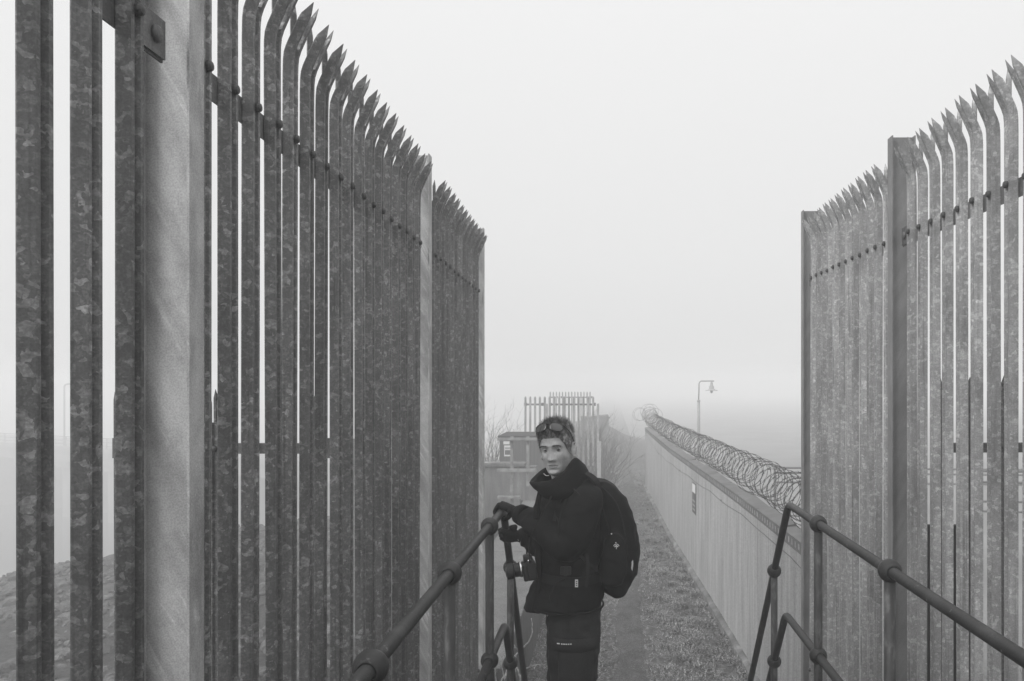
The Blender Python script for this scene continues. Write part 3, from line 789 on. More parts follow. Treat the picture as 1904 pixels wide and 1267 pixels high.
# bare bushes and twigs
def bush(name, label, base, n, h, spread, seed, mat, r0=.008, depth=3, group=None, lean=(0, 0)):
    rb = random.Random(seed); m = MB()
    def br(p, d, L, r, k):
        pts = [p]; q = p
        for i in range(4):
            d = (d + Vector((rb.uniform(-.28, .28), rb.uniform(-.28, .28), rb.uniform(-.1, .22)))).normalized(); q = q + d * L / 4; pts.append(q)
        m.tube(pts, [r, r * .85, r * .7, r * .55, r * .35], 4, 0, True, False)
        if k > 0:
            for i in range(rb.choice((2, 3, 3))):
                br(pts[rb.choice((1, 2, 3, 4))], (d + Vector((rb.uniform(-.9, .9), rb.uniform(-.9, .9), rb.uniform(-.2, .6)))).normalized(), L * rb.uniform(.45, .75), r * .5, k - 1)
    for i in range(n):
        d = Vector((rb.uniform(-spread, spread) + lean[0], rb.uniform(-spread, spread) + lean[1], 1)).normalized()
        br(Vector(base) + Vector((rb.uniform(-.15, .15), rb.uniform(-.15, .15), 0)) * spread * 2, d, h * rb.uniform(.4, .62), r0, depth)
    return tag(m.build(name, mat), label, 'bush', group)
bush('bare_bush', 'leafless twiggy bush leaning over the path beyond the backpack', (-.35, 23.5, GZ), 26, 2.3, .55, 4, 'dark_bark', .014, 3, lean=(.25, 0))
bush('bare_bush', 'dense low dark bush in the fog at the left edge of the far path', (-.15, 30, GZ + .1), 40, 2.1, .9, 6, 'dark_bark', .016, 3, lean=(.15, 0))
bush('bare_bush', 'ivy thick bush growing up behind the nearer palisade screen', (-.9, 27, GZ), 40, 2.6, .55, 8, 'dark_bark', .018, 3)
bush('bare_bush', 'wispy bush showing over the wall just right of the left fence', (-3.5, 24.0, -3.3), 30, 2.6, .5, 9, 'dark_bark', .014, 3)
m = MB(); rb = random.Random(12)
STEMS = [[(990, 1606), (964, 1400), (958, 1235), (968, 1212), (985, 1190), (990, 1172), (988, 1150)], [(959, 1240), (955, 1218), (950, 1202)], [(990, 1606), (970, 1350), (968, 1262), (982, 1242), (1003, 1236)],
         [(968, 1262), (962, 1244), (958, 1240)], [(1020, 1606), (1008, 1330), (1018, 1262), (1023, 1250)], [(985, 1606), (955, 1330), (938, 1262), (930, 1222)], [(985, 1606), (950, 1340), (926, 1290), (919, 1215)],
         [(938, 1262), (945, 1236), (943, 1205)], [(968, 1212), (960, 1206), (953, 1196)], [(990, 1606), (975, 1330), (950, 1270), (956, 1225)], [(926, 1290), (934, 1262), (946, 1250)]]
for i, st_ in enumerate(STEMS):
    P = [pp(x_, y_, 6.0 + .10 * math.sin(i * 2.1) * (j > 0)) for j, (x_, y_) in enumerate(st_)]
    P = smoothpts(P, 5); P = [p + Vector((nz(q * .6, i) * .010, 0, nz(q * .6, i, 4) * .010)) for q, p in enumerate(P)]
    m.tube(P, [.0085 - .005 * q / len(P) for q in range(len(P))], 5)
tag(m.build('bare_bush', 'pale_bark'), 'pale bare twigs growing beside the low sea wall by the steps', 'bush')

# ------------------------------------------------------------------ long bridge over the water, far left
root = empty('road_bridge', (-69, 90, -14)); tag(root, 'long concrete bridge on tall piers fading into fog over the water', 'bridge')
d = Vector((-12 + 69, 60 - 90, 0)); u = d.normalized(); nrm = Vector((-u.y, u.x, 0)); Ld = d.length
Mb = Matrix(((u.x, nrm.x, 0, 0), (u.y, nrm.y, 0, 0), (0, 0, 1, 0), (0, 0, 0, 1)))
m = MB(); m.box((-90, 0, 6.0), (Ld, 9, 7.55), M=Mb); m.box((-90, -.35, 7.2), (Ld, -.002, 7.7), M=Mb); m.build('deck', 'bridge_concrete', root)
for i in range(17):
    s_ = Ld - 3 - i * 8.2
    m = MB(); m.box((s_ - .75, .8, -1), (s_ + .75, 8, 5.3), M=Mb); m.box((s_ - 1.1, .3, 5.301), (s_ + 1.1, 8.6, 5.999), M=Mb); m.build('pier', 'bridge_concrete', root)
m = MB()
for zz in (7.95, 8.3, 8.7): m.tube([Mb @ Vector((-90, -.2, zz)), Mb @ Vector((Ld, -.2, zz))], .045, 6)
for i in range(60): m.box((Ld - i * 2.4 - .04, -.25, 7.701), (Ld - i * 2.4 + .04, -.15, 8.7), M=Mb)
m.build('parapet_rail', 'bridge_concrete', root)
for i in range(2):
    b = Mb @ Vector((12.2 - i * 30, .6, 7.56)); lo = empty('street_lamp', (b.x - 69, b.y + 90, b.z - 14)); tag(lo, ('faint mast lamp standing on the bridge deck' if i == 0 else 'mast lamp farther out along the foggy bridge'), 'street lamp')
    m = MB(); m.tube(arc_bend([(0, 0, 0), (0, 0, 6.6), (1.7, 0, 6.8)], .3), .09, 8); m.build('mast', 'bridge_concrete', lo)
    m = MB(); m.box((1.5, -.12, 6.70), (2.2, .12, 6.78)); m.build('lantern', 'bridge_concrete', lo)

# ------------------------------------------------------------------ the person
PD = 3.55
def remesh(mb, name, mats, voxel, parent, smooth_it=5, wrinkle=None):
    me = mb.mesh(name + '_raw', mats); o = bpy.data.objects.new(name + '_raw', me); col.objects.link(o)
    a = o.modifiers.new('r', 'REMESH'); a.mode = 'VOXEL'; a.voxel_size = voxel; a.use_smooth_shade = True
    b = o.modifiers.new('s', 'SMOOTH'); b.factor = .6; b.iterations = smooth_it
    dg = bpy.context.evaluated_depsgraph_get()
    nm = bpy.data.meshes.new_from_object(o.evaluated_get(dg)); nm.name = name
    bpy.data.objects.remove(o); bpy.data.meshes.remove(me)
    if not nm.materials:
        nm.materials.append(MATS[mats if isinstance(mats, str) else mats[0]])
    if wrinkle:
        ns = [v.normal.copy() for v in nm.vertices]
        for v, n_ in zip(nm.vertices, ns): v.co += n_ * wrinkle(v.co)
    for p in nm.polygons: p.use_smooth = True
    ob = bpy.data.objects.new(name, nm); col.objects.link(ob)
    if parent: ob.parent = parent
    return ob
BY = R(14)                                     # the chest is turned a little towards the camera
bf = Vector((-math.cos(BY), -math.sin(BY), 0)); bs = Vector((-bf.y, bf.x, 0))   # forward, and across (towards the far side = -bs)
def ell(c, rf, rs, n=28, up=None, ex=2.0, f=None, s=None):
    f = f or bf; s = s or bs
    o = []
    for j in range(n):
        a = 2 * math.pi * j / n; ca, sa = math.cos(a), math.sin(a)
        o.append(c + f * (math.copysign(abs(ca) ** (2 / ex), ca) * rf) + s * (math.copysign(abs(sa) ** (2 / ex), sa) * rs))
    return o
def limb(mb, pts, rad, n=16):
    P = smoothpts([tuple(p) for p in pts], 6); Rr = []
    for i in range(len(P)):
        t = i / 6; a = int(min(t, len(rad) - 1)); b = min(a + 1, len(rad) - 1); Rr.append(rad[a] + (rad[b] - rad[a]) * (t - a))
    mb.tube(P, Rr, n); mb.ball(P[0], Rr[0] * .98, 12); mb.ball(P[-1], Rr[-1] * .98, 12)

FEET = -1.851
person = empty('person', (pp(1062, 718, PD).x, PD, FEET))
tag(person, 'short haired person in black jacket and backpack, sunglasses on head, holding the left handrail', 'person')
OFF = -Vector(person.location)
class W(MB):                                   # meshes authored in scene space, stored relative to the person's feet
    def build(s, name, mats, parent=None, off=None):
        o_ = OFF if off is None else off
        s.v = [tuple(Vector(p) + o_) for p in s.v]; return MB.build(s, name, mats, parent)
def shift(o, off):
    for v in o.data.vertices: v.co += off
    return o

# --- head
HC = Vector((pp(1037, 837, 3.5).x, 3.5, pp(1037, 837, 3.5).z))
ha = R(18); hf = Vector((-math.sin(ha), -math.cos(ha), 0)); HS = 1.0
HM = Matrix.Translation(HC) @ Matrix.Rotation(-ha, 4, 'Z') @ Matrix.Rotation(R(-5), 4, 'Y') @ Matrix.Rotation(R(5), 4, 'X') @ Matrix.Diagonal((.955 * HS, .93 * HS, 1.05 * HS, 1))
# head space: +x = image right, -y = the way the face looks, z up
WT = [(-.118, .026), (-.112, .036), (-.10, .046), (-.085, .053), (-.06, .061), (-.03, .0665), (0, .068), (.03, .0715), (.06, .072), (.085, .064), (.103, .048), (.114, .028), (.12, .004)]
FT = [(-.118, .066), (-.112, .078), (-.10, .085), (-.085, .084), (-.06, .084), (-.03, .086), (0, .086), (.03, .091), (.06, .088), (.085, .073), (.103, .052), (.114, .03), (.12, .004)]
BT = [(-.118, -.015), (-.112, -.005), (-.10, .015), (-.085, .035), (-.06, .058), (-.03, .082), (0, .096), (.03, .103), (.06, .1), (.085, .084), (.103, .06), (.114, .034), (.12, .004)]
def g(x, s): return math.exp(-(x / s) ** 2)
def facebump(x, z):
    d = 0
    if -.045 < z < .03:
        t = (.028 - z) / .062
        d += (.004 + .0175 * max(0, min(1, t)) ** 1.2) * g(x, .0085 + .0035 * max(0, t)) * (1 if z > -.034 else max(0, 1 - (-.034 - z) / .012))
    d += .0045 * (g(x - .0125, .007) + g(x + .0135, .007)) * g(z + .033, .008)
    d -= .0100 * (g(x - .031, .018) + g(x + .031, .018)) * g(z - .010, .012)
    d += .0055 * g(z - .031, .008) * (g(x - .030, .024) + g(x + .030, .024)) - .002 * g(x, .009) * g(z - .031, .01)
    d += .005 * (g(x - .044, .018) + g(x + .044, .018)) * g(z + .022, .018)
    d -= .0018 * (g(abs(x) - .029 - .15 * (-.035 - z), .005)) * g(z + .052, .016)
    d += .0012 * (g(x - .040, .012) + g(x + .040, .012)) * g(z + .045, .012) + .0022 * g(x, .023) * g(z + .0605, .0045) + .0032 * g(x, .020) * g(z + .0735, .006)
    d -= .0034 * g(x, .027) * g(z + .0668 - .10 * min(.03, abs(x)), .0022)
    d -= .004 * g(x, .02) * g(z + .085, .006)
    d += .007 * g(x, .02) * g(z + .104, .013)
    d -= .003 * (g(x - .052, .014) + g(x + .052, .014)) * g(z + .06, .02)
    return d
def zc_(z): return z * .84 if z < 0 else z
def headpt(a, z, off=0.0):                      # a = 0 faces forward
    w_ = interp(WT, z) + off; fr = interp(FT, z) + off; bk = interp(BT, z) + off
    ca, sa = math.cos(a), math.sin(a)
    ex = 2.35 if ca > 0 else 2.1
    x = math.copysign(abs(sa) ** (2 / ex), sa) * w_
    yv = abs(ca) ** (2 / ex) * (fr if ca > 0 else bk)
    if ca > 0:
        yv += facebump(x, z) * min(1, ca * 1.8) if off == 0 else 0
    return Vector((x, -yv if ca > 0 else yv, zc_(z)))
body = W(); NA, NZ = 120, 110; zs = [-.118 + .238 * i / NZ for i in range(NZ + 1)]
rings = [[HM @ headpt(2 * math.pi * j / NA, z) for j in range(NA)] for z in zs]
o0 = len(body.f); body.rings(rings, 0, True, True)
for i in range(NZ):
    for j in range(NA):
        a = 2 * math.pi * j / NA; p = headpt(a, zs[i])
        if math.cos(a) > .3 and abs(p.x) < .024 * (1 - ((zs[i] + .067) / .0125) ** 2 if abs(zs[i] + .067) < .0125 else 0): body.mi[o0 + i * NA + j] = 1
# eyelids: folds of skin over each eyeball with an almond shaped opening
EYE = Vector((.031, -.0665, .0095)); ER = .0118
for sx in (-1, 1):
    gc = Vector((sx * EYE.x, EYE.y, EYE.z))
    for up_ in (1, -1):
        P = []
        for i in range(15):
            ph = R(-82 + 164 * i / 14); r_ = ER * (1.10 if up_ > 0 else 1.07)
            xx = math.sin(ph) * r_; op = max(0, 1 - (math.sin(ph) / .97) ** 2)
            h0 = (.0029 * op + .0002) if up_ > 0 else -(.0024 * op) - .0003
            e0 = math.asin(h0 / r_)
            P.append([HM @ (gc + Vector((math.sin(ph) * math.cos(e), -math.cos(ph) * math.cos(e), math.sin(e))) * r_ * (1 + .04 * (k_ == 0))) for k_, e in enumerate([e0 + (up_ * R(84) - e0) * q / 6 for q in range(7)])])
        body.add([p for r_ in P for p in r_], [((i * 7 + q, i * 7 + q + 1, (i + 1) * 7 + q + 1, (i + 1) * 7 + q)) for i in range(14) for q in range(6)], 0, True)
# ears
for sx in (-1, 1):
    E = HM @ Matrix.Translation((sx * .0775 if sx > 0 else -.071, .000, -.004)) @ Matrix.Rotation(R(-12), 4, 'X') @ Matrix.Rotation(-sx * R(32), 4, 'Z')
    P = []
    for q in range(17):
        t = q / 16 * R(300) + R(70)
        P.append(E @ Vector((sx * .007, math.cos(t) * .0165 * (1 - .25 * (math.sin(t) < 0) * abs(math.sin(t))), math.sin(t) * .031)))
    body.tube(P, [.0046] * 17, 7)
    body.ball(E @ Vector((sx * .002, 0, 0)), 1, 12, 0, (.0045, .0125, .024), E.to_3x3().to_4x4())
    body.ball(E @ Vector((sx * .006, -.002, -.026)), .0078, 10)
# neck, trunk, arms and legs continue beneath the clothes
nb = pp(1056, 915, 3.55)
limb(body, [HM @ Vector((.0, .02, -.07)), HM @ Vector((.004, .03, -.125)), nb], [.052, .054, .062], 24)
body.rings([ell(pp(1056, 912, PD), .07, .10), ell(pp(1058, 930, PD), .10, .17), ell(pp(1058, 980, PD), .115, .175), ell(pp(1058, 1060, PD), .10, .15), ell(pp(1060, 1120, PD), .115, .17), ell(pp(1063, 1165, PD), .10, .16)], 0)
NSH, NEL, NWR = pp(1092, 930, 3.40), pp(1056, 1008, 3.34), pp(962, 953, 3.56)
FSH, FEL, FWR = pp(1050, 935, 3.72), pp(1012, 1012, 3.74), pp(968, 997, 3.75)
limb(body, [NSH, NEL, NWR], [.045, .038, .026]); limb(body, [FSH, FEL, FWR], [.045, .038, .026])
HIPN, KN, AN = pp(1068, 1150, 3.47), pp(1066, 1290, 3.47), Vector((pp(1072, 1290, 3.47).x, 3.47, FEET + .09))
HIPF, KF, AF = pp(1062, 1150, 3.66), pp(1056, 1290, 3.68), Vector((pp(1060, 1290, 3.68).x, 3.68, FEET + .09))
limb(body, [HIPN, KN, AN], [.08, .052, .04]); limb(body, [HIPF, KF, AF], [.08, .052, .04])
body.build('body', ['skin', 'lips'], person)
for sx in (-1, 1):
    m = W(); E = HM @ Matrix.Translation((sx * .031, -.0725, .0095)) @ Matrix.Rotation(R(-90 + 2), 4, 'X') @ Matrix.Rotation(R(0), 4, 'Y')
    m.ball(HM @ Vector((sx * .031, -.0665, .0095)), .0118, 20, 0, (1, 1, 1), HM.to_3x3().to_4x4())
    gd = (-HC).normalized(); gc = HM @ Vector((sx * .031, -.0665, .0095))
    q = gd.to_track_quat('Z', 'Y').to_matrix().to_4x4()
    m.lathe([(.0060, .0104), (.0055, .0116), (.001, .0128)], Matrix.Translation(gc) @ q, 14, 1)
    m.build('eye', ['eye_white', 'iris'], person)
rh = random.Random(2)                # eyebrows
for sx in (-1, 1):
    m = W()
    for i in range(110):
        t = rh.uniform(-1, 1); x = sx * (.0315 + t * .0185); z = .0262 + .003 * (1 - t * t) + rh.uniform(-.0022, .0022) - (.002 * (t if sx > 0 else t))
        a_ = math.asin(max(-1, min(1, x / .075))); yv = .091 + .0055 - abs(x) ** 2 * 3.6
        p = Vector((x, -yv, z)); d_ = Vector((sx * .006, -.0015 + rh.uniform(-.001, .002), rh.uniform(-.001, .003)))
        s_ = Vector((0, 0, .0007)); m.add([HM @ (p - s_), HM @ (p + s_), HM @ (p + d_)], [(0, 1, 2)])
    m.build('eyebrow', 'brow_hair', person)
# hair: a close shell with short spikes
def hairline(a):                               # lowest z of hair by angle
    b = abs(math.atan2(math.sin(a), math.cos(a)))
    return interp([(0, .060), (.4, .061), (.68, .054), (.86, .036), (1.0, .022), (1.14, .006), (1.26, -.014), (1.36, -.012), (1.46, .014), (1.62, .030), (1.85, .012), (2.1, -.045), (3.15, -.07)], b)
m = W(); GN = 72; rr = []
for i in range(20):
    rr.append([HM @ headpt(2 * math.pi * j / GN, min(.1195, (lambda h: h + (.1195 - h) * i / 19)(hairline(2 * math.pi * j / GN))), .0008 + .0065 * min(1, i / 6)) + Vector((0, 0, .006 * min(1, i / 8))) for j in range(GN)])
m.rings(rr, 0, True, True)
for i in range(9000):
    a = rh.uniform(-math.pi, math.pi); h = hairline(a); t = rh.random(); z = h + (.1195 - h) * t ** .8
    p = headpt(a, z, .004); c = Vector((0, .01, .02)); nrm_ = (p - c).normalized()
    top = max(0, min(1, (z - .04) / .06))
    L_ = rh.uniform(.008, .014) + top * (rh.uniform(.002, .014) + (.012 if rh.random() < .2 else 0))
    d_ = (nrm_ * (.25 + .75 * top) + Vector((rh.uniform(-.35, .35), (-.35 if math.cos(a) > 0 and z > .05 else .35) + rh.uniform(-.3, .3), (-.55 if top < .3 else .5) + rh.uniform(-.2, .3)))).normalized() * L_
    s_ = d_.cross(nrm_)
    if s_.length < 1e-6: continue
    s_ = s_.normalized() * .0012; p = p + Vector((0, 0, .004 * top))
    m.add([HM @ (p - s_), HM @ (p + s_), HM @ (p + d_)], [(0, 1, 2)])
m.build('hair', 'hair', person)

# --- jacket
jk = MB()
SEC = [(885, 1056, .055, .085), (896, 1062, .085, .135), (910, 1066, .112, .185), (930, 1061, .138, .212), (980, 1058, .146, .212), (1030, 1057, .142, .20), (1062, 1057, .134, .192), (1080, 1056, .145, .198), (1100, 1053, .16, .205), (1117, 1050, .166, .208), (1121, 1050, .158, .200)]
jk.rings([ell(pp(cx, py, PD), rf, rs, 32, ex=2.25) for py, cx, rf, rs in SEC], 0)
limb(jk, [pp(1086, 922, 3.43), pp(1082, 950, 3.36), NEL + Vector((0, 0, -.005)), (NEL * .55 + NWR * .45) + Vector((0, 0, -.006)), NWR + Vector((.03, 0, -.006))], [.078, .083, .078, .063, .047])
limb(jk, [pp(1052, 925, 3.70), pp(1035, 960, 3.74), FEL, (FEL + FWR) / 2, FWR + Vector((.02, 0, 0))], [.08, .08, .07, .055, .044])
# front hem flares forward
hemf = pp(996, 1128, 3.50)
jk.rings([ell(pp(1012, 1085, 3.50), .045, .09, 16), ell(pp(1004, 1108, 3.50), .055, .10, 16), ell(pp(998, 1131, 3.50), .058, .10, 16)], 0)
def wr(co):
    x, y, z = co
    n1 = nz(x * 7, y * 7, z * 13); n2 = nz(x * 16 + 5, y * 16, z * 24 + z * 4)
    n3 = 1 - abs(nz(x * 9 + z * 6, y * 9, z * 11 - x * 8)) * 2
    return .010 * n1 + .005 * n2 + .007 * max(0, n3) - .004
jo = remesh(jk, 'jacket', 'jacket_cloth', .0075, person, 6, wr); shift(jo, OFF)
# hem band, front storm flap, chest seams
m = W(); r1 = [p for p in ell(pp(1050, 1119, PD), .167, .208, 48, ex=2.25)]
m.tube(r1 + [r1[0]], .0045, 6); m.build('hem_seam', 'jacket_cloth', person)
TOP = [(988, 897, 3.50), (1006, 897, 3.41), (1026, 893, 3.37), (1046, 880, 3.365), (1068, 853, 3.40), (1084, 864, 3.50), (1080, 868, 3.62), (1050, 868, 3.70), (1016, 871, 3.67), (997, 884, 3.60)]
BOT = [(1000, 912, 3.50), (1012, 926, 3.40), (1038, 930, 3.345), (1066, 922, 3.335), (1090, 905, 3.40), (1098, 896, 3.52), (1086, 898, 3.68), (1052, 905, 3.74), (1020, 908, 3.70), (1003, 910, 3.60)]
tp = smoothpts([pp(*t) for t in TOP], 6, True); bt = smoothpts([pp(*t) for t in BOT], 6, True)
cc = sum(tp, Vector()) / len(tp)
m = W(); RR = []
for i in range(len(tp)):
    o_ = []
    hd = Vector((tp[i].x - cc.x, tp[i].y - cc.y, 0)).normalized()
    for s_, th in ((0, 0), (.35, .010), (.7, .012), (.95, .010)):
        o_.append(bt[i].lerp(tp[i], s_) + hd * (th + .004 * nz(i * .3, s_ * 4)))
    o_.append(tp[i] + Vector((0, 0, .004)))
    for s_ in (.95, .6, .2, 0): o_.append(bt[i].lerp(tp[i], s_) - hd * .012)
    RR.append(o_)
m.rings(RR, 0, True, False, True)
m.build('collar', 'jacket_cloth', person)
m = W()                                        # storm flap running down the front, under the chin to the hem
fl = smoothpts([pp(1006, 905, 3.47), pp(998, 940, 3.45), pp(997, 985, 3.44), pp(1001, 1040, 3.44), pp(1000, 1085, 3.44), pp(990, 1138, 3.43)], 8)
m.rings([[p + Vector((-.008, -.012, 0)), p + Vector((.012, -.022, 0)), p + Vector((.016, -.012, 0)), p + Vector((-.002, .01, 0))] for p in fl], 0, True)
m.build('storm_flap', 'jacket_cloth', person)
for (c_, w_, rr_) in ((NWR, NEL, .045), (FWR, FEL, .043)):
    m = W(); d_ = (w_ - c_).normalized(); m.tube([c_ + d_ * .012, c_ + d_ * .016, c_ + d_ * .045, c_ + d_ * .05], [rr_ - .006, rr_, rr_ + .002, rr_ - .004], 20); m.build('cuff', 'jacket_cloth', person)
m = W(); m.tube(smoothpts([pp(1050, 1078, 3.33), pp(1034, 1085, 3.335), pp(1024, 1105, 3.335), pp(1022, 1122, 3.335)], 6), .004, 6); m.build('pocket_seam', 'webbing', person)
m = W(); m.tube(smoothpts([pp(1062, 905, 3.36), pp(1080, 925, 3.31), pp(1100, 960, 3.33), pp(1105, 1000, 3.38)], 6), .0035, 6); m.build('sleeve_seam', 'webbing', person)
m = W(); tg = pp(1072, 1085, 3.335)           # little white side tag
m.box((tg.x - .0065, tg.y - .002, tg.z - .016), (tg.x + .0065, tg.y, tg.z + .016)); 
for q in range(3): m.box((tg.x - .0025, tg.y - .0032, tg.z - .010 + q * .008), (tg.x + .0035, tg.y - .0022, tg.z - .0055 + q * .008), 1)
m.build('jacket_tag', ['mark_white', 'sign_dark'], person)
m = W(); m.tube(smoothpts([pp(1011, 881, 3.44), pp(1016, 885, 3.40), pp(1021, 884, 3.395)], 4), .0018, 6); m.build('collar_zip', 'pale_paint', person)

# --- trousers
tr = MB()
tr.rings([ell(pp(1065, 1112, PD), .12, .175, 24), ell(pp(1066, 1150, PD), .118, .17, 24), ell(pp(1067, 1178, PD), .108, .16, 24)], 0)
limb(tr, [pp(1068, 1150, 3.47), pp(1067, 1210, 3.455), KN, (KN + AN) / 2, AN], [.112, .110, .096, .080, .072])
limb(tr, [pp(1062, 1150, 3.65), pp(1060, 1210, 3.67), KF, (KF + AF) / 2, AF], [.108, .104, .094, .080, .072])
cpk = pp(1076, 1200, 3.37)
def wt(co):
    x, y, z = co
    return .006 * nz(x * 8, y * 8, z * 15) + .006 * max(0, 1 - abs(nz(x * 5 + z * 9, y * 6, z * 12)) * 3) + .003 * nz(x * 22, y * 22, z * 34)
to = remesh(tr, 'trousers', 'trouser_cloth', .0075, person, 4, wt); shift(to, OFF)
m = W()                                        # bellows pocket on the near thigh with its flap
def onleg(px, py, out_):
    c = pp(1067, py, 3.455); a = (px - 1067) / 48.0; a = max(-.98, min(.98, a)); r_ = .112 + out_
    return Vector((c.x + r_ * a, c.y - r_ * math.sqrt(max(.02, 1 - a * a)), c.z))
def patch(mb, x0, x1, y0, y1, o_, th, nxp=10, nyp=6, mm=0):
    P = [[onleg(x0 + (x1 - x0) * i / nxp, y0 + (y1 - y0) * j / nyp, o_ - (th * .8 if (i in (0, nxp) or j in (0, nyp)) else 0) + .002 * nz(i * .7, j * .7, y0)) for i in range(nxp + 1)] for j in range(nyp + 1)]
    n = nxp + 1; mb.add([p for r in P for p in r], [(j * n + i, j * n + i + 1, (j + 1) * n + i + 1, (j + 1) * n + i) for j in range(nyp) for i in range(nxp)], mm, True)
patch(m, 1040, 1104, 1190, 1262, .016, .02); patch(m, 1036, 1108, 1172, 1196, .026, .012, 10, 4)
m.build('cargo_pocket', 'trouser_cloth', person)
m = W(); patch(m, 1045, 1049, 1178, 1180, .031, 0, 2, 2)
for q in range(5): patch(m, 1051 + q * 3.2, 1053.2 + q * 3.2, 1178 - .2 * q, 1180 - .2 * q, .031, 0, 1, 1)
m.build('pocket_mark', 'mark_white', person)
for (an, nm_) in ((AN, 0), (AF, 1)):
    m = MB(); b = Vector((an.x, an.y, FEET))
    m.rings([ell(b + Vector((-.05, -.01, z_)), rf, rs, 20, f=Vector((-.97, -.24, 0)), s=Vector((.24, -.97, 0)), ex=2.4) for z_, rf, rs in ((.004, .145, .05), (.03, .146, .052), (.06, .135, .048))], 0)
    m.rings([ell(b + Vector((-.01, 0, z_)), rf, rf * .85, 18) for z_, rf in ((.04, .075), (.09, .062), (.15, .058))], 0)
    o_ = remesh(m, 'boot', 'boot_leather', .008, person, 3); shift(o_, OFF)

# --- gloved hands: palm, four unequal fingers closed over the tube, thumb from the palm's side
def glove(axis_c, u, top, inward, wrist, name):
    """axis_c tube centre under the middle knuckle, u along the tube, top = side the palm lies on, inward = towards the wrist"""
    m = MB(); u = Vector(u).normalized(); top = Vector(top).normalized(); inward = Vector(inward).normalized()
    rt = .0175
    def around(th, r, s_): return axis_c + u * s_ + (top * math.cos(th) - inward * math.sin(th)) * r
    fin = [(-.033, .95, .0105), (-.011, 1.06, .0112), (.011, 1.0, .0108), (.032, .80, .0095)]
    for s_, ln, fr in fin:
        P = []; rr_ = []
        for q in range(9):
            th = -.45 + (2.95 * ln) * q / 8
            P.append(around(th, rt + fr * .92 + (.006 if q == 2 else .0), s_ * (1 - .02 * q))); rr_.append(fr * (1.12 if q in (2, 5) else 1.0) * (1 - .025 * q))
        m.tube(P, rr_, 10); m.ball(P[-1], rr_[-1] * .98, 10); m.ball(P[0], rr_[0], 10)
    # palm and back of the hand
    k0 = axis_c + top * (rt + .016) + inward * .005; w0 = Vector(wrist)
    d_ = (w0 - k0)
    rings_ = []
    for t, wd, th in ((-.12, .040, .012), (.1, .043, .0165), (.45, .042, .019), (.8, .034, .021), (1.0, .030, .024)):
        c = k0 + d_ * t; nn = d_.normalized().cross(u).normalized()
        rings_.append([c + u * (math.cos(2 * math.pi * j / 16) * wd) + nn * (math.sin(2 * math.pi * j / 16) * th) for j in range(16)])
    m.rings(rings_, 0)
    # thumb leaves the near side of the palm and closes below the tube
    s0 = -.036
    P = [k0 + d_ * .45 + u * s0, axis_c + inward * (rt + .028) + top * .006 + u * (s0 - .010), axis_c + inward * (rt + .017) - top * .018 + u * (s0 - .006), axis_c + inward * .008 - top * (rt + .013) + u * (s0 + .006)]
    P = smoothpts(P, 4); m.tube(P, [.0145 - .0005 * i for i in range(len(P))][:len(P)], 10); m.ball(P[-1], .0088, 10)
    # knitted cuff
    m.tube([w0 - d_ * .12, w0 + d_ * .1], [.030, .032], 16)
    o_ = remesh(m, name, 'glove_wool', .0026, person, 2, lambda c: .0006 * nz(c.x * 90, c.y * 90, c.z * 90)); shift(o_, OFF)
    return o_
glove(Vector((-.48, 3.605, -.57)), (0, 1, 0), (-.10, -.05, 1), (1, -.1, 0), NWR, 'glove')
dn = Vector((0, 1, -1.2)).normalized()
glove(Vector((-.48, 3.775, -.70)), dn, Vector((-.25, -1.0, -.15)), Vector((1, -.05, .02)), FWR, 'glove')

# --- sunglasses pushed up on the head
SGO = HM @ Vector((0, -.07, .095))
sg = empty('sunglasses', SGO); tag(sg, 'dark wraparound sunglasses pushed up on the person\'s hair', 'sunglasses')
SM = HM @ Matrix.Translation((0, -.080, .106)) @ Matrix.Rotation(R(-32), 4, 'X') @ Matrix.Diagonal((1.16, 1.1, 1.12, 1))
def lensx(x): return .004 + 5.2 * x * x
for sx in (-1, 1):
    m = W(); ring = []
    for j in range(24):
        t = 2 * math.pi * j / 24; x = sx * (.032 + .025 * math.copysign(abs(math.cos(t)) ** .8, math.cos(t)))
        z = .0160 * math.copysign(abs(math.sin(t)) ** .85, math.sin(t)) - .004 * (abs(x) / .06)
        ring.append(Vector((x, lensx(x) - .012, z)))
    c = Vector((sx * .034, lensx(.034) - .016, 0))
    vs = [SM @ c] + [SM @ p for p in ring]; m.add(vs, [(0, i + 1, (i + 1) % 24 + 1) for i in range(24)], 0, True); m.build('lens', 'lens_tint', sg, -SGO)
    m = W(); R2 = [SM @ p for p in ring]; m.tube(R2 + [R2[0]], .0019, 6)
    m.build('lens_rim', 'black_plastic', sg, -SGO)
    m = W(); m.tube(smoothpts([SM @ Vector((sx * .057, lensx(.057) - .012, .006)), HM @ Vector((sx * .081, -.035, .078)), HM @ Vector((sx * .084, -.01, .045)), HM @ Vector((sx * .083, .010, .020))], 5), .0022, 6)
    m.build('temple_arm', 'black_plastic', sg, -SGO)
m = W(); m.tube(smoothpts([SM @ Vector((-.008, -.008, .006)), SM @ Vector((0, -.010, .010)), SM @ Vector((.008, -.008, .006))], 4), .0024, 6); m.build('bridge', 'black_plastic', sg, -SGO)

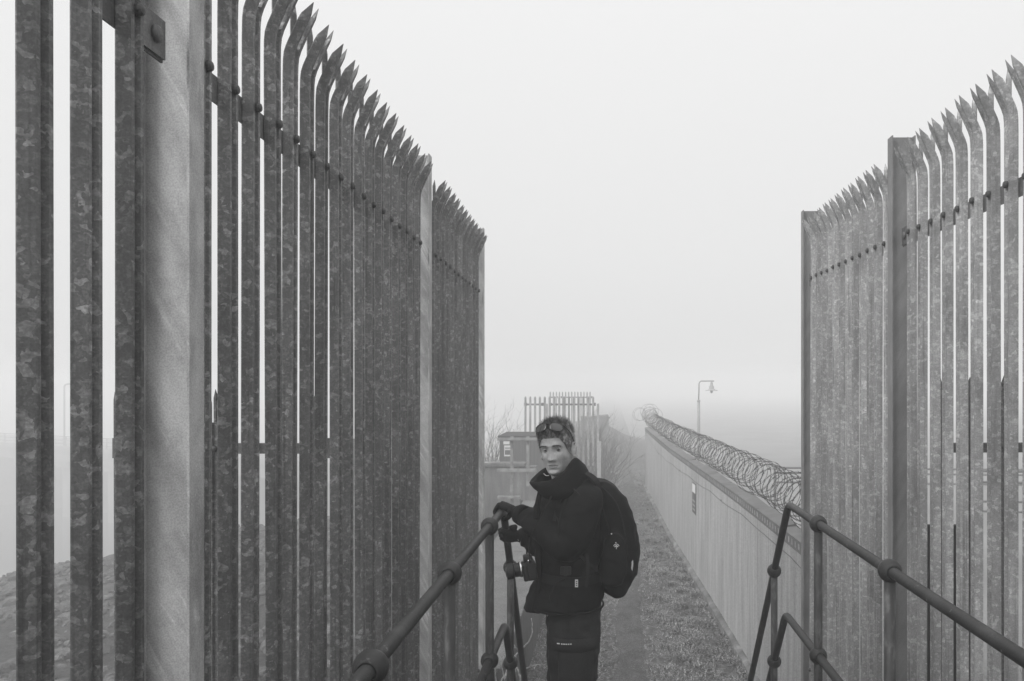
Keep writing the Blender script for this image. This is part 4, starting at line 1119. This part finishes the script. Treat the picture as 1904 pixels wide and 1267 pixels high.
# --- backpack
BO = pp(1140, 1000, 3.55)
bp = empty('backpack', BO); tag(bp, 'bulging black backpack worn by the person', 'backpack')
pk = MB()
PS = [(893, 1100, 1126, .085), (903, 1097, 1142, .115), (925, 1096, 1161, .135), (955, 1098, 1174, .145), (990, 1100, 1183, .148), (1025, 1102, 1186, .148), (1055, 1106, 1182, .146), (1080, 1112, 1170, .135), (1097, 1122, 1156, .115), (1106, 1131, 1146, .07)]
pk.rings([ell(pp((a + b) / 2, py, PD), (b - a) / 2 * PD / F, wd, 28, ex=2.5) for py, a, b, wd in PS], 0)
pk.rings([ell(pp((a + b) / 2, py, 3.405), (b - a) / 2 * 3.4 / F, wd, 20, ex=2.2) for py, a, b, wd in ((988, 1134, 1150, .012), (1005, 1124, 1162, .030), (1035, 1116, 1168, .040), (1065, 1113, 1166, .040), (1085, 1118, 1156, .028), (1091, 1126, 1146, .012))], 0)
def wp(co): return .0045 * nz(co.x * 14, co.y * 14, co.z * 20) + .003 * max(0, 1 - abs(nz(co.x * 9, co.y * 9 + co.z * 7, co.z * 10)) * 4)
o_ = remesh(pk, 'bag', 'pack_cloth', .006, bp, 4, wp); shift(o_, -BO)
m = W()                                         # zip and seam piping following the bag's side
for ln in ([(1118, 905, 3.44), (1145, 935, 3.405), (1160, 980, 3.395), (1166, 1030, 3.395), (1158, 1075, 3.41)], [(1108, 915, 3.42), (1122, 950, 3.40), (1133, 988, 3.40)], [(1124, 1000, 3.365), (1146, 992, 3.36), (1162, 1010, 3.36), (1168, 1045, 3.36)], [(1175, 965, 3.45), (1181, 1000, 3.44), (1182, 1040, 3.44)]):
    m.tube(smoothpts([pp(*t) for t in ln], 6), .0032, 6)
m.build('zip_piping', 'webbing', bp, -BO)
def strap(mb, pts, w_, th=.004, wdir=Vector((0, 1, 0))):
    P = smoothpts(pts, 6); rr = []
    for i, p in enumerate(P):
        t = (P[min(i + 1, len(P) - 1)] - P[max(i - 1, 0)]).normalized(); b = (wdir - t * wdir.dot(t)).normalized(); n_ = t.cross(b)
        rr.append([p + b * w_ + n_ * th, p - b * w_ + n_ * th, p - b * w_ - n_ * th, p + b * w_ - n_ * th])
    mb.rings(rr, 0, False)
m = W(); strap(m, [pp(1116, 925, 3.44), pp(1108, 897, 3.42), pp(1090, 883, 3.42), pp(1070, 890, 3.40), pp(1052, 912, 3.385), pp(1040, 940, 3.385), pp(1034, 968, 3.385)], .024, .006, Vector((.35, .9, .1)))
m.build('shoulder_strap', 'webbing', bp, -BO)
m = W(); strap(m, [pp(1110, 915, 3.66), pp(1090, 893, 3.68), pp(1065, 893, 3.70), pp(1035, 915, 3.72), pp(1018, 950, 3.70)], .024, .006); m.build('shoulder_strap', 'webbing', bp, -BO)
m = W(); strap(m, [pp(1033, 950, 3.375), pp(1055, 1000, 3.31), pp(1085, 1040, 3.335), pp(1112, 1062, 3.37)], .009, .002, Vector((0, .6, 1))); m.build('lower_strap', 'webbing', bp, -BO)
m = W(); bl = []
for j in range(25):
    a = R(-170 + 230 * j / 24); c = pp(1057, 1062, PD); bl.append(c + bf * (math.cos(a) * .143) + bs * (math.sin(a) * -.201) * -1 + Vector((0, 0, -.006 * math.cos(a))))
bl = [pp(1057, 1062, PD) + bf * (math.cos(a) * .146) + bs * (math.sin(a) * .205) for a in [R(-160 + 320 * j / 30) for j in range(31)]]
strap(m, bl[::3], .019, .004, Vector((0, 0, 1))); m.build('hip_belt', 'webbing', bp, -BO)
m = W(); q = pp(1052, 1062, 3.325); m.box((q.x - .022, q.y - .008, q.z - .016), (q.x + .022, q.y + .006, q.z + .018), bev=.003); m.box((q.x - .006, q.y - .011, q.z - .02), (q.x + .006, q.y - .0085, q.z + .022), bev=.001); m.build('buckle', 'black_plastic', bp, -BO)
m = W(); strap(m, [pp(1092, 1030, 3.325), pp(1093, 1060, 3.318), pp(1090, 1092, 3.32)], .007, .0015, Vector((1, 0, 0))); m.build('loose_strap', 'webbing', bp, -BO)
m = W(); q = pp(1146, 1015, 3.335)             # pale printed emblem: dot, arch and stem
arc = [q + Vector((math.cos(t) * .0115, 0, math.sin(t) * .0105 - .004)) for t in [R(10 + 160 * j / 10) for j in range(11)]]
m.tube(arc, .0014, 5); arc = [q + Vector((math.cos(t) * .006, 0, math.sin(t) * .0055 - .006)) for t in [R(0 + 180 * j / 8) for j in range(9)]]; m.tube(arc, .0022, 5)
m.tube([q + Vector((0, 0, -.014)), q + Vector((0, 0, -.003))], .0016, 5); m.ball(q + Vector((-.002, 0, .0125)), .0026, 8); 
m.build('emblem', 'mark_white', bp, -BO)
m = W(); m.ball(pp(1137, 993, 3.355), .0032, 8); m.build('press_stud', 'mark_white', bp, -BO)
m = W(); strap(m, [pp(1174, 1034, 3.425), pp(1176, 1048, 3.42), pp(1174, 1063, 3.425)], .0035, .001, Vector((1, 0, 0))); m.build('reflective_strip', 'mark_white', bp, -BO)

# --- camera hanging at the waist, lens towards the rail
CO = pp(984, 1056, 3.47)
cm = empty('photo_camera', CO); tag(cm, 'black camera with long lens hanging at the person\'s waist', 'camera')
CMx = Matrix.Rotation(R(-8), 4, 'Y') @ Matrix.Rotation(R(12), 4, 'Z')
m = MB(); m.box((-.018, -.062, -.045), (.026, .062, .034), bev=.008, M=CMx); m.box((-.02, -.024, .030), (.018, .024, .058), bev=.008, M=CMx); m.box((-.034, -.066, -.044), (-.012, -.040, .03), bev=.008, M=CMx)
m.build('camera_body', 'black_plastic', cm)
LM = CMx @ Matrix.Rotation(R(-90), 4, 'Y')
m = MB(); m.lathe([(.030, .016), (.033, .02), (.033, .042), (.030, .045), (.030, .066), (.035, .070), (.035, .096), (.033, .10)], LM, 24, 0, False); m.build('lens_barrel', 'black_plastic', cm)
m = MB(); m.lathe([(.0345, .034), (.0348, .037), (.0345, .040)], LM, 24, 0, True, False); m.build('lens_ring', 'chrome', cm)
m = MB(); m.lathe([(.028, .1005), (.018, .1035), (.002, .1045)], LM, 20); m.build('front_glass', 'lens_tint', cm)
m = MB(); m.lathe([(.009, .034), (.009, .044), (.004, .045)], CMx @ Matrix.Translation((.002, -.045, 0)), 12); m.box((.018, -.04, .010), (.0275, -.02, .026), M=CMx); m.build('dial', 'chrome', cm)
m = MB()
for sy_, tgt in ((-.06, pp(1030, 915, 3.36)), (.06, pp(1010, 905, 3.56))):
    a_ = CMx @ Vector((0, sy_, .03)); b_ = tgt - CO
    m.tube(smoothpts([a_, a_ + Vector((.0, 0, .06)), a_.lerp(b_, .5) + Vector((-.03, -.02, 0)), b_], 5), .0035, 6)
m.build('neck_strap', 'webbing', cm)

# ------------------------------------------------------------------ the fog
hz = bpy.data.materials.new('fog_air'); hz.use_nodes = True; t_ = hz.node_tree; t_.nodes.clear()
oo = t_.nodes.new('ShaderNodeOutputMaterial'); pv = t_.nodes.new('ShaderNodeVolumePrincipled')
pv.inputs['Color'].default_value = (.97, .97, .97, 1); pv.inputs['Density'].default_value = .0150; pv.inputs['Anisotropy'].default_value = .2
t_.links.new(pv.outputs[0], oo.inputs['Volume']); MATS['fog_air'] = hz
m = MB(); m.box((-445, -14, -18.5), (445, 445, 2.2)); o_ = m.build('haze', 'fog_air'); tag(o_, kind='stuff')
